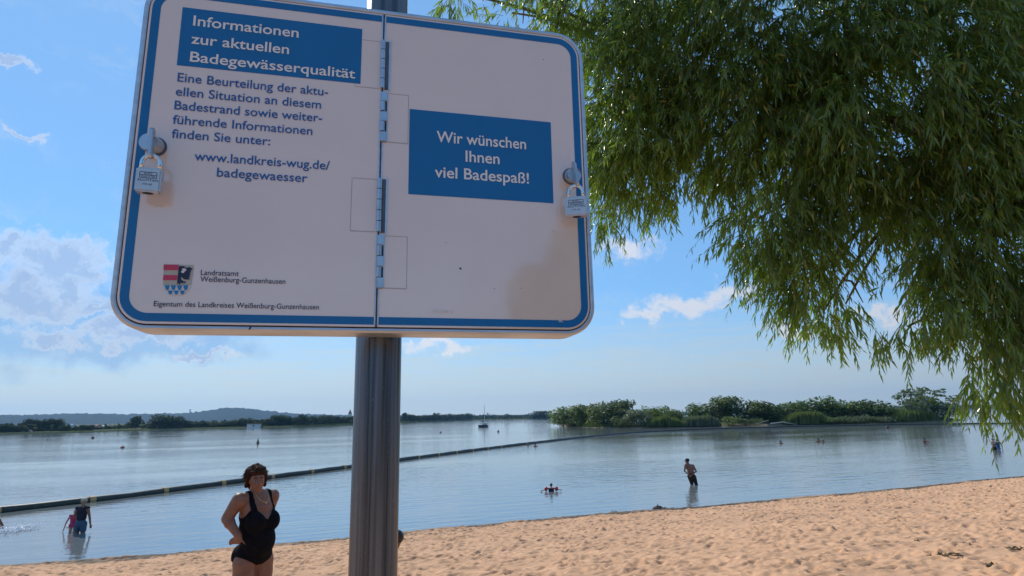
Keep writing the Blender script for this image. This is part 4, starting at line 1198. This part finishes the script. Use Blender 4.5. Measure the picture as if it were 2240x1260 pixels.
def garment(name, body, keep, offs, mat, parent, iters=0):
    """cloth that follows the body: the kept part of the skin, moved out a little"""
    c, nn = coords(body); k = keep(c, nn)
    bm = bmesh.new(); bm.from_mesh(body); bm.verts.ensure_lookup_table()
    bmesh.ops.delete(bm, geom=[v for v in bm.verts if not k[v.index]], context='VERTS')
    for _ in range(4):                                # even out the cut edge
        be = [v for v in bm.verts if v.is_boundary]
        new = {}
        for v in be:
            nb = [e.other_vert(v).co for e in v.link_edges if e.is_boundary]
            if len(nb) == 2: new[v] = v.co * .4 + (nb[0] + nb[1]) * .3
        for v, p in new.items(): v.co = p
    for _ in range(iters): bmesh.ops.smooth_vert(bm, verts=[v for v in bm.verts if not v.is_boundary], factor=.5, use_axis_x=True, use_axis_y=True, use_axis_z=True)
    bm.normal_update()
    for v in bm.verts: v.co = v.co + v.normal * (offs if not v.is_boundary else offs * .55)
    me = bpy.data.meshes.new(name); bm.to_mesh(me); bm.free()
    for p in me.polygons: p.use_smooth = True
    return obj(name, me, mat, parent)


def skin_mat(name, c1, c2):
    m = mottled(name, c1, c2, 14, .5, 0, .4, .0006)
    b = m.node_tree.nodes['Principled BSDF']; b.inputs['Subsurface Weight'].default_value = .12; b.inputs['Subsurface Radius'].default_value = (.02, .008, .004)
    return m


skin = skin_mat('skin_tanned', (.205, .092, .056), (.26, .122, .076)); skinp = skin_mat('skin_fair', (.50, .29, .21), (.56, .34, .25))
hairb = mottled('hair_brown', (.022, .009, .006), (.070, .028, .014), 60, .75, 0, .08, .004, 5, (1, 1, .25)); hairk = mottled('hair_black', (.008, .007, .007), (.02, .016, .014), 60, .45, 0, .5, .003)
hairf = mottled('hair_fair', (.20, .12, .06), (.30, .19, .10), 60, .5, 0, .5, .003)
swim = mottled('swimsuit_black', (.004, .004, .006), (.008, .008, .011), 22, .85, 0, .1, .001); clothn = mottled('cloth_navy', (.015, .016, .03), (.025, .027, .045), 18, .85, 0, .2, .002)
denim = mottled('cloth_denim', (.035, .075, .13), (.06, .11, .17), 30, .85, 0, .2, .002); pink = mottled('cloth_pink', (.50, .05, .14), (.42, .04, .11), 18, .8, 0, .2, .002)
capc = mottled('cap_beige', (.36, .32, .25), (.44, .40, .32), 18, .85, 0, .2, .002); shirtb = mottled('cloth_blue', (.03, .09, .20), (.05, .12, .25), 18, .85, 0, .2, .002)
trunk_c = mottled('cloth_brown', (.025, .018, .015), (.04, .03, .024), 18, .85, 0, .2, .002); redv = mottled('vinyl_red', (.55, .02, .03), (.45, .015, .025), 12, .3)
eyew = mottled('eye_white', (.30, .27, .25), (.26, .24, .22), 60, .3); lip = mottled('lip', (.30, .10, .09), (.26, .08, .075), 60, .4); gold = mottled('gold_chain', (.7, .5, .18), (.6, .42, .14), 60, .3, 1)

# --- the woman in the black swimsuit: standing, turned to the right, right hand on her hip, face to the viewer
_d = ray(569, 1013); wtop = CAM + _d * (5.68 / _d.y); wp = Vector((wtop.x, wtop.y, beach_z(wtop.x, wtop.y) - .01))
scale_w = (wtop.z - wp.z) / 1.65; print('woman scale', scale_w)
Fv = np.array([.84, -.54, 0.]); Rv_ = np.array([-.54, -.84, 0.]); Zv = np.array([0, 0, 1.])


def B(a, b_, z): return Vector(tuple(np.array([.0, 0, 0]) + Fv * a + Rv_ * b_ + Zv * z))


rotb = Matrix(((Fv[0], Rv_[0], 0), (Fv[1], Rv_[1], 0), (0, 0, 1)))
torso = [('e', B(-.005, 0, 1.22), (.120, .160, .20), rotb), ('e', B(-.02, 0, 1.33), (.085, .165, .075), rotb), ('e', B(.092, .072, 1.145), (.086, .086, .092), rotb), ('e', B(.092, -.072, 1.145), (.086, .086, .092), rotb), ('e', B(.085, 0, 1.15), (.075, .10, .085), rotb), ('e', B(.06, 0, 1.24), (.07, .13, .09), rotb),
         ('e', B(.040, 0, .985), (.135, .150, .165), rotb), ('e', B(-.01, 0, .88), (.130, .165, .125), rotb), ('e', B(-.062, .075, .845), (.094, .092, .110), rotb), ('e', B(-.062, -.075, .845), (.094, .092, .110), rotb),
         ('e', B(-.01, 0, 1.08), (.118, .148, .16), rotb)]
legs = []
for s in (1, -1):
    legs += [('c', B(-.010, s * .090, .80), B(.02, s * .088, .45), .102, .064), ('e', B(-.005, s * .092, .70), (.098, .094, .17), rotb), ('c', B(.02, s * .088, .45), B(-.01, s * .08, .28), .062, .06), ('c', B(-.01, s * .08, .28), B(0, s * .075, .07), .058, .036),
             ('c', B(-.03, s * .075, .04), B(.14, s * .09, .025), .038, .028), ('e', B(.10, s * .088, .03), (.09, .042, .028), rotb)]
sh = B(-.02, .178, 1.345); elb = Vector((-.196, -.170, 1.190)); wr = Vector((-.068, -.205, 1.050))
arm = [('c', sh, elb, .064, .050), ('e', B(-.02, .165, 1.33), (.07, .07, .07)), ('c', elb, wr, .049, .031), ('e', elb.lerp(wr, .25), (.05, .05, .052))]
pal = Vector((-.064, -.198, 1.014))
hand = [('c', wr, pal, .030, .028), ('e', pal + Vector((-.012, 0, -.004)), (.036, .020, .034))]
for k, (dz, ln) in enumerate(((.022, .060), (.008, .068), (-.008, .064), (-.022, .050))):
    k0 = pal + Vector((-.035, -.004, dz)); k1 = k0 + Vector((-.5 * ln, .006, -.14 * ln)); k2 = k1 + Vector((-.42 * ln, .020, -.30 * ln))
    hand += [('c', k0 + Vector((.02, 0, 0)), k1, .0098, .0088), ('c', k1, k2, .0088, .0068)]
hand += [('c', pal + Vector((.012, -.004, .012)), pal + Vector((.038, .0, -.014)), .011, .0095), ('c', pal + Vector((.038, .0, -.014)), pal + Vector((.052, .010, -.036)), .0095, .0075)]
shl = B(-.02, -.178, 1.345); ell_ = B(-.17, -.225, 1.10); wl_ = B(-.15, -.10, .93)
arm2 = [('c', shl, ell_, .058, .044), ('e', B(-.02, -.165, 1.33), (.066, .066, .066)), ('c', ell_, wl_, .042, .029), ('e', wl_ + Vector((0, 0, -.05)), (.022, .034, .05))]
for k in range(4): arm2.append(('c', wl_ + Vector((.006 * k - .01, .014 * k - .02, -.08)), wl_ + Vector((.006 * k - .004, .014 * k - .02, -.145 - .008 * (k in (1, 2)))), .0095, .0075))
arm2.append(('c', wl_ + Vector((.01, -.02, -.03)), wl_ + Vector((.04, -.03, -.08)), .010, .008))
fd = Vector((.60, -.80, -.05)).normalized(); fr_ax = Vector((0, 0, 1)).cross(fd).normalized()     # face direction, and her left-to-right axis
hc = Vector((-.016, -.02, 1.500)); Hm = Matrix((fr_ax, fd, fr_ax.cross(fd))).transposed()


def Hd(x, f, z): return hc + fr_ax * x + fd * f + Vector((0, 0, z))


head = [('e', Hd(0, -.008, .022), (.072, .088, .088), Hm), ('e', Hd(0, .020, -.042), (.056, .062, .066), Hm), ('e', Hd(0, .050, -.088), (.028, .026, .022), Hm), ('e', Hd(0, .055, -.012), (.052, .030, .05), Hm),
        ('c', Hd(0, .080, .012), Hd(0, .100, -.026), .009, .013), ('e', Hd(.013, .086, -.030), (.011, .011, .009), Hm), ('e', Hd(-.013, .086, -.030), (.011, .011, .009), Hm),
        ('e', Hd(0, .074, .030), (.048, .012, .010), Hm), ('e', Hd(.036, .062, -.024), (.020, .018, .020), Hm), ('e', Hd(-.036, .062, -.024), (.020, .018, .020), Hm), ('e', Hd(0, .078, -.054), (.022, .010, .008), Hm), ('e', Hd(0, .076, -.066), (.019, .010, .007), Hm),
        ('e', Hd(.074, -.005, -.008), (.010, .020, .030), Hm), ('e', Hd(-.074, -.005, -.008), (.010, .020, .030), Hm)]
neck = [('c', B(-.015, 0, 1.35), Hd(0, -.012, -.075), .066, .052), ('c', B(.0, .03, 1.375), B(-.01, .13, 1.355), .045, .05), ('c', B(.0, -.03, 1.375), B(-.01, -.13, 1.355), .045, .05)]
woman = empty('person', wp); woman.scale = (scale_w,) * 3
tag(woman, 'short haired woman in a black swimsuit standing on the sand, hand on hip', 'person')
bme = fuse(torso + legs + arm + hand + arm2 + head + neck, .0075, 9)
obj('body', bme, skin, woman)


def suit_keep(c, nn):
    a = c @ Fv; b_ = c @ Rv_; z = c[:, 2]; ab = np.abs(b_)
    dt = dist(c, torso); do = np.minimum(dist(c, arm + hand), dist(c, arm2))
    ok = (dt < do - .004)
    neckl = np.where(a > 0, 1.165 + ab * 1.15, 1.17 + ab * .7)
    strap = (ab > .078) & (ab < .122) & (z > 1.2)
    main = (z < np.minimum(neckl, 1.255)) & ((ab < .125) | (z < 1.225 - (ab - .125) * 1.2 + np.clip(a - .02, 0, .2) * .55))
    leg = z > .775 + np.clip(ab - .035, 0, .2) * np.where(a > -.04, .62, .30)
    return (ok & (main | (strap & (z < 1.43))) & leg & (dist(c, head + neck[:1]) > .01)) | (strap & (z > 1.2) & (z < 1.44) & (dist(c, arm + arm2) > .006) & (dist(c, head) > .03))


garment('swimsuit', bme, suit_keep, .0055, swim, woman, 2)
hl = [('e', Hd(0, -.024, .052), (.086, .094, .084), Hm), ('e', Hd(0, -.055, .0), (.084, .070, .098), Hm), ('e', Hd(0, -.062, -.058), (.052, .042, .058), Hm)]
rr_ = random.Random(3)
for k in range(90):
    a = rr_.uniform(0, 6.28); z = rr_.uniform(-.5, 1.0); q_ = math.sqrt(max(0, 1 - z * z)); x, f_ = q_ * math.cos(a), q_ * math.sin(a)
    if f_ > .15 and z < .45: continue
    hl.append(('e', Hd(x * .086, -.026 + f_ * .092, .040 + z * .087), (rr_.uniform(.012, .024), rr_.uniform(.012, .024), rr_.uniform(.016, .028)), Matrix.Rotation(a, 3, 'Z')))
for s in (1, -1):
    for k in range(4): hl.append(('e', Hd(s * (.073 + .008 * (k % 2)), .016 - .012 * k, .034 - .026 * k), (.019, .022, .024), Hm))
for k in range(8): hl.append(('e', Hd(-.062 + .017 * k, .070 - abs(k - 3) * .006, .076 - .005 * (k % 3)), (.018, .020, .016), Hm))
hme = fuse(hl, .007, 3); hobj = obj('hair', hme, hairb, woman)
# loose strands
V = []; Fq = []; n = 0
for k in range(1100):
    a = rr_.uniform(0, 6.28); z = rr_.uniform(-.55, 1.0); q_ = math.sqrt(max(0, 1 - z * z)); x, f_ = q_ * math.cos(a), q_ * math.sin(a)
    if f_ > .35 and z < .45: continue
    d = (fr_ax * x + fd * f_ + Vector((0, 0, z))).normalized(); p0 = Hd(x * .090, -.026 + f_ * .096, .040 + z * .091)
    sd = Vector((rr_.gauss(0, 1), rr_.gauss(0, 1), rr_.gauss(0, .5) - .6)); sd = (sd - d * sd.dot(d) * .7).normalized(); ln = rr_.uniform(.025, .06); wv_ = d.cross(sd).normalized() * .0022
    p1 = p0 + sd * ln * .6 + d * .010; p2 = p0 + sd * ln + d * rr_.uniform(0, .014)
    V += [p0 - wv_, p0 + wv_, p1 + wv_, p1 - wv_, p2]; Fq += [(n, n + 1, n + 2, n + 3)]; n += 5
Ft = [(5 * k + 3, 5 * k + 2, 5 * k + 4) for k in range(n // 5)]
obj('hair_strands', mesh_np('hair_strands', np.array([tuple(v) for v in V]), [np.array(Fq), np.array(Ft)]), hairb, hobj)
for s in (1, -1):
    m_ = MB(); m_.ell(Hd(s * .030, .0765, .008), (.0135, .007, .0075), Hm); ey = m_.build('eye', eyew, woman, smooth=True)
    m_ = MB(); m_.ell(Hd(s * .030, .0815, .008), (.006, .003, .006), Hm); m_.build('iris', hairk, ey)
    m_ = MB(); m_.tube([Hd(s * .014, .0835, .026), Hd(s * .030, .0825, .031), Hd(s * .046, .072, .026)], [.003, .0034, .002], 6); m_.build('eyebrow', hairb, woman)
m_ = MB(); m_.ell(Hd(0, .0845, -.060), (.021, .006, .007), Hm); m_.build('lips', lip, woman, smooth=True)
cp = [B(.0, .062 * math.cos(t), 1.395) + Vector(Fv * (.070 + .062 * math.sin(t))) * 0 + Vector(tuple(Fv * (.045 + .075 * math.sin(t)))) + Vector((0, 0, -.085 * math.sin(t))) for t in np.linspace(0, math.pi, 15)]
m_ = MB(); m_.tube(cp, .0017, 5); m_.ell(cp[7] + Vector((0, 0, -.008)), (.006, .006, .008)); m_.build('necklace', gold, woman)


# --- smaller figures: one skin each, joints in metres from the ground (x right, y away, z up)
def person(px, py, z, hgt, J, label, skinm, group=None, hair=None, hairmat=hairk, clothes=(), head_dir=(0, -1, 0), face=True, voxel=.014, rz=0.0, sink=0.0, fat=1.0):
    """J: joints of a 1.70 m figure standing at the origin; the feet (or the seat) are at the given photo point"""
    p = ground(px, py, z) if z is not None else sand_pt(px, py)
    e = empty('person', p - Vector((0, 0, sink)), rz); k = hgt / 1.7; e.scale = (k, k, k); tag(e, label, 'person', group)
    P = {n: Vector(v) for n, v in J.items()}; f = fat; pr = []
    hip = (P['hl'] + P['hr']) / 2; sho = (P['sl'] + P['sr']) / 2; ax = (P['sl'] - P['sr']).normalized()
    mid_ = hip.lerp(sho, .45); fw = Vector(head_dir).normalized()
    up = (sho - hip).normalized(); bk = ax.cross(up).normalized(); Mt = Matrix((ax, bk, up)).transposed()
    tor = [('e', hip.lerp(sho, .75), (.155 * f, .105 * f, .19), Mt), ('e', mid_, (.135 * f, .10 * f, .19), Mt), ('e', hip, (.165 * f, .115 * f, .13), Mt), ('c', P['sl'], P['sr'], .055, .055)]
    lg = []
    for s in 'lr':
        lg += [('c', P['h' + s], P['k' + s], .088 * f, .058), ('c', P['k' + s], P['a' + s], .055, .036), ('c', P['a' + s] + fw * -.04, P['a' + s] + fw * .14 + Vector((0, 0, -.04)), .038, .028)]
    ar = []
    for s in 'lr':
        ar += [('c', P['s' + s], P['e' + s], .048 * f, .038), ('c', P['e' + s], P['w' + s], .037, .026)]
        d = (P['w' + s] - P['e' + s]).normalized(); sd = d.cross(fw).normalized() if d.cross(fw).length > .1 else d.cross(Vector((0, 0, 1))).normalized()
        ar.append(('e', P['w' + s] + d * .045, (.030, .030, .034)))
        for q_ in range(4): ar.append(('c', P['w' + s] + d * .06 + sd * (.017 * (q_ - 1.5)), P['w' + s] + d * (.14 - .01 * abs(q_ - 1.2)) + sd * (.019 * (q_ - 1.5)) + fw * .015, .0095, .008))
        ar.append(('c', P['w' + s] + d * .03 + sd * .022, P['w' + s] + d * .075 + sd * .05, .011, .009))
    h = P['head']; hx = Vector((0, 0, 1)).cross(fw).normalized(); hM = Matrix((hx, fw, hx.cross(fw))).transposed()
    hd = [('e', h + Vector((0, 0, .02)), (.074, .09, .095), hM), ('e', h + fw * .025 + Vector((0, 0, -.05)), (.055, .06, .06), hM), ('c', sho, h + Vector((0, 0, -.06)) - fw * .01, .058, .05),
          ('c', h + fw * .085 + Vector((0, 0, .01)), h + fw * .104 + Vector((0, 0, -.025)), .010, .013), ('e', h + hx * .075, (.012, .02, .03), hM), ('e', h - hx * .075, (.012, .02, .03), hM)]
    me = fuse(tor + lg + ar + hd, voxel, 3); obj('body', me, skinm, e)
    for nm, mt, fn in clothes:
        garment(nm, me, lambda c, nn, fn=fn: fn(c, dist(c, tor), dist(c, lg), dist(c, ar), dist(c, hd)), .012, mt, e, 1)
    hr_ = [('e', h + Vector((0, 0, .035)) - fw * .018, (.084, .094, .092), hM)]
    if hair == 'pony': hr_ += [('c', h - fw * .10 + Vector((0, 0, .0)), h - fw * .12 + Vector((0, 0, -.17)), .035, .018)]
    if hair == 'long': hr_ += [('c', h - fw * .06 + Vector((0, 0, .0)), h - fw * .09 + Vector((0, 0, -.20)), .075, .05)]
    if hair == 'bun': hr_ += [('e', h - fw * .08 + Vector((0, 0, .10)), (.045, .045, .045))]
    hm_ = fuse(hr_, voxel, 2); bm = bmesh.new(); bm.from_mesh(hm_)
    bmesh.ops.delete(bm, geom=[v for v in bm.verts if (v.co - h).dot(fw) > .045 and v.co.z < h.z + .055], context='VERTS'); bm.to_mesh(hm_); bm.free()
    obj('hair', hm_, hairmat, e)
    if face:
        for s in (1, -1):
            m_ = MB(); m_.ell(h + fw * .084 + hx * (.030 * s) + Vector((0, 0, .006)), (.012, .007, .007), hM); m_.build('eye', hairk, e)
        m_ = MB(); m_.ell(h + fw * .084 + Vector((0, 0, -.055)), (.020, .007, .006), hM); m_.build('lips', lip, e)
    return e, P, h, fw, hx, hM


def stand(**kw):
    J = dict(head=(0, 0, 1.58), sl=(-.18, 0, 1.40), sr=(.18, 0, 1.40), el=(-.25, .02, 1.12), er=(.25, .02, 1.12), wl=(-.26, -.04, .87), wr=(.26, -.04, .87),
             hl=(-.09, 0, .90), hr=(.09, 0, .90), kl=(-.10, 0, .49), kr=(.10, 0, .49), al=(-.10, .02, .07), ar=(.10, .02, .07))
    J.update(kw); return J


def cap_on(e, h, fw, hx, hM, mat, name='cap'):
    m_ = MB(); m_.ell(h + Vector((0, 0, .055)) - fw * .012, (.094, .104, .075), hM); o = m_.build(name, mat, e, smooth=True)
    m_ = MB(); m_.prism([(.075 * math.cos(t), .07 + .10 * math.sin(t)) for t in np.linspace(0, math.pi, 11)], 0, .010, lambda x, y, z: h + hx * x + fw * y + Vector((0, 0, .055 + z - y * .18))); m_.build('cap_brim', mat, o)


top_ = lambda lo, hi: (lambda c, t, l, a, h: (t < np.minimum(a, h) - .002) & (c[:, 2] > lo) & (c[:, 2] < hi))
short_ = lambda lo, hi: (lambda c, t, l, a, h: (np.minimum(t, l) < a - .004) & (c[:, 2] > lo) & (c[:, 2] < hi))
# woman with cap and child at the left
J = stand(head=(.0, .03, 1.55), sl=(-.17, .0, 1.37), sr=(.17, .0, 1.37), el=(-.26, .05, 1.13), wl=(-.30, .22, .98), er=(.24, .02, 1.10), wr=(.24, .10, .86))
e, P, h, fw, hx, hM = person(174.5, 1166, 0, 1.70, J, 'woman in beige cap, dark tank top and denim shorts wading by the barrier', skin, None, 'pony', hairf, (('tank_top', clothn, top_(1.0, 1.44)), ('shorts', denim, short_(.66, 1.02))), (-.55, .83, -.15), True, .012, 0, .62, 1.02)
cap_on(e, h, fw, hx, hM, capc)
J = stand(head=(.06, 0, 1.52), sl=(-.16, -.02, 1.33), sr=(.17, .02, 1.33), el=(-.30, -.06, 1.02), wl=(-.34, -.10, .76), er=(.26, -.02, 1.08), wr=(.30, .04, 1.2))
person(158, 1162, 0, 1.15, J, 'small child in a pink top bathing beside the woman with cap', skinp, None, 'long', hairf, (('swim_top', pink, top_(.8, 1.38)),), (-.3, -.95, -.2), True, .014, 0, .42)
# swimmer at the left edge with the splash
J = stand(head=(-.32, .0, 1.42), sl=(-.3, -.16, 1.28), sr=(-.2, .2, 1.30), el=(-.42, -.3, 1.05), wl=(-.5, -.3, .8), er=(-.1, .3, 1.05), wr=(.0, .3, .82))
person(-2, 1158, 0, 1.6, J, 'dark swimmer cut off by the left picture edge beside white splashes', skin, None, None, hairk, (('trunks', clothn, short_(.66, 1.0)),), (-1, 0, 0), True, .016, 0, .95)
# man leaning, hands behind his back
J = stand(head=(-.13, .04, 1.55), sl=(-.23, 0, 1.38), sr=(.13, .05, 1.35), el=(-.32, -.08, 1.12), er=(.22, -.10, 1.10), wl=(-.14, -.17, .95), wr=(-.04, -.18, .93), hl=(-.06, 0, .86), hr=(.11, 0, .84), kl=(.02, .02, .47), kr=(.22, .0, .46), al=(.05, .03, .07), ar=(.30, 0, .07))
e, P, h, fw, hx, hM = person(1513.5, 1060, 0, 1.76, J, 'bare backed man in dark shorts standing in shallow water, hands clasped behind him', skin, None, None, hairk, (('shorts', trunk_c, short_(.42, 1.0)),), (-.75, .62, -.12), True, .013, 0, .52, 1.25)
cap_on(e, h, fw, hx, hM, clothn)
# pair on the right
J = stand(el=(-.30, -.05, 1.15), er=(.30, -.05, 1.15))
person(2184, 981, 0, 1.75, J, 'man in a blue shirt standing waist deep at the far right', skin, None, None, hairb, (('shirt', shirtb, top_(.6, 1.45)),), (-.9, -.3, 0), True, .016, 0, .95)
J = stand(er=(.34, .0, 1.36), wr=(.5, .0, 1.5), el=(-.3, -.05, 1.18), wl=(-.2, -.2, 1.1))
person(2176, 984, 0, 1.5, J, 'bather with dark swimwear reaching towards the man in blue shirt', skinp, None, 'bun', hairk, (('swimsuit', trunk_c, top_(.6, 1.22)),), (.8, -.4, 0), True, .016, 0, .62)
# child with red armbands
J = stand(el=(-.34, 0, 1.36), wl=(-.52, -.04, 1.30), er=(.34, 0, 1.36), wr=(.5, -.04, 1.32))
e, *_ = person(1206, 1075, 0, 1.3, J, 'child afloat with red inflatable armbands in the shallow water', skinp, None, None, hairk, (('swim_shirt', clothn, top_(.6, 1.42)),), (0, 1, 0), True, .014, 0, .94)
for s in (-1, 1):
    m_ = MB(); m_.tube([(s * .22, 0, 1.385), (s * .25, 0, 1.385), (s * .36, 0, 1.365), (s * .40, 0, 1.36)], [.07, .125, .125, .07], 16); m_.build('armband', redv, e, smooth=True)
# heads of swimmers further out
for px, py, hh, lab, hm2 in ((1708, 970, 0, 'lone swimmer with dark hair before the bare bank of the island', hairk), (1790, 966.5, .05, 'left one of two swimmers side by side before the bright reed bed', hairb), (1801, 968, -.04, 'right one of two swimmers side by side before the bright reed bed', hairk),
                            (2023.5, 969, .16, 'swimmer standing chest deep before the pale airy trees of the island', hairk), (1155, 975, -.04, 'left one of two swimmers close to the floating barrier', hairk), (1171, 976.5, .0, 'right one of two swimmers close to the floating barrier', hairb)):
    J = stand(el=(-.34, -.1, 1.28), wl=(-.4, -.3, 1.25), er=(.34, -.1, 1.28), wr=(.4, -.3, 1.25))
    person(px, py, 0, 1.7, J, lab, skin, None, None, hm2, (), (.8, -.5, 0), False, .02, 0, 1.36 - hh)
# person sitting on the sand behind the post
J = dict(head=(0, 0, .80), sl=(-.17, .02, .60), sr=(.17, .02, .60), el=(-.24, -.08, .36), er=(.25, -.08, .36), wl=(-.12, -.28, .30), wr=(.12, -.28, .30), hl=(-.09, -.16, .12), hr=(.09, -.16, .12), kl=(-.12, -.36, .42), kr=(.12, -.36, .42), al=(-.11, -.50, .07), ar=(.11, -.50, .07))
J = {k_: (v_[0], -v_[1], v_[2]) for k_, v_ in J.items()}
sd = 6.9; sp0 = at(863.5, 1184, sd); gz = beach_z(sp0.x, sp0.y); kk = (sp0.z - gz + .05) / .86
J['head'] = (.0, 0, .82)
for k_ in ('sl', 'sr', 'el', 'er'): J[k_] = (J[k_][0], J[k_][1] + .13, J[k_][2])
e, *_ = person(10, 10, 0, 1.7 * kk, J, 'dark haired person sitting on the sand, mostly hidden behind the signpost', skin, None, None, hairk, (('trunks', clothn, top_(.02, .2)),), (.25, .95, -.1), True, .014)
e.location = (sp0.x + .012, sp0.y, gz); e.rotation_euler = (0, 0, R(75))
# splashing water beside the left swimmer
spm, q, b = material('splash_water', (.9, .92, .94), .08, 0, .8)
tr_s = q.n('ShaderNodeBsdfTranslucent'); tr_s.inputs[0].default_value = (.95, .97, 1, 1); ms_s = q.n('ShaderNodeMixShader'); ms_s.inputs[0].default_value = .5
q.t.links.new(b.outputs[0], ms_s.inputs[1]); q.t.links.new(tr_s.outputs[0], ms_s.inputs[2]); q.t.links.new(ms_s.outputs[0], [n for n in spm.node_tree.nodes if n.type == 'OUTPUT_MATERIAL'][0].inputs[0])
q.t.links.new(q.mix(q.noise(q.n('ShaderNodeTexCoord').outputs['Object'], 40, 3), (.82, .86, .9), (.95, .96, .97)), b.inputs['Base Color'])
m_ = MB(); rr_ = random.Random(8); c0_ = ground(34, 1160)
for k in range(520):
    x = rr_.gauss(0, .24); y = rr_.gauss(0, .30); z = abs(rr_.gauss(0, .05)) * max(0, 1 - abs(x) / .8) + (.16 * rr_.random() if k % 14 == 0 else 0); s_r = rr_.uniform(.007, .026)
    m_.ell((x, y, z), (s_r * rr_.uniform(1, 2.4), s_r, s_r * rr_.uniform(.6, 1.2)), Matrix.Rotation(rr_.uniform(-.6, .6), 3, 'Y'), 7, 5)
o = m_.build('splash', spm, None, smooth=True); o.location = c0_; tag(o, 'white splashes of water thrown up at the left picture edge', 'splash', kind='stuff')
m_ = MB(); c0_ = ground(150, 1153)
for k in range(26):
    s_r = rr_.uniform(.006, .02); m_.ell((rr_.gauss(0, .06), rr_.gauss(0, .05), abs(rr_.gauss(0, .03))), (s_r * 1.5, s_r, s_r), None, 7, 5)
o = m_.build('splash', spm, None, smooth=True); o.location = c0_; tag(o, 'small white splash beside the child in pink', 'splash', kind='stuff')

# ------------------------------------------------------------------ trees behind the viewer: they shade the board and stand in its gloss
lob = []
for k in range(80):
    x = rng.uniform(9.5, 32); y = rng.uniform(-22, -17); top_h = np.interp(x, [9, 10.5, 13.5, 18, 34], [4.6, 6.2, 10.2, 11, 11])
    lob.append((x, y, rng.uniform(1.6, top_h) if k % 2 else top_h - rng.uniform(0, .8), 1.5, 1.5, 1.4))
tag(obj('park_wood', clump_mesh('park_wood', lob, 16000, .5, 77), LM['mid']), 'wood behind the viewer at the back of the beach', 'woodland', kind='stuff')

# ------------------------------------------------------------------ haze
bm = bmesh.new(); bmesh.ops.create_cube(bm, size=1); me = bpy.data.meshes.new('haze'); bm.to_mesh(me); bm.free()
hz_o = obj('haze', me); hz_o.scale = (9200, 9200, 150); hz_o.location = (0, 0, 150 / 2 - 3.4)
hmat = bpy.data.materials.new('haze'); hmat.use_nodes = True; t_ = hmat.node_tree; t_.nodes.clear()
o_ = t_.nodes.new('ShaderNodeOutputMaterial'); v_ = t_.nodes.new('ShaderNodeVolumePrincipled')
v_.inputs['Color'].default_value = (.28, .58, 1, 1); v_.inputs['Density'].default_value = 1.0e-4; v_.inputs['Anisotropy'].default_value = .35
t_.links.new(v_.outputs[0], o_.inputs['Volume']); me.materials.append(hmat); tag(hz_o, kind='stuff')
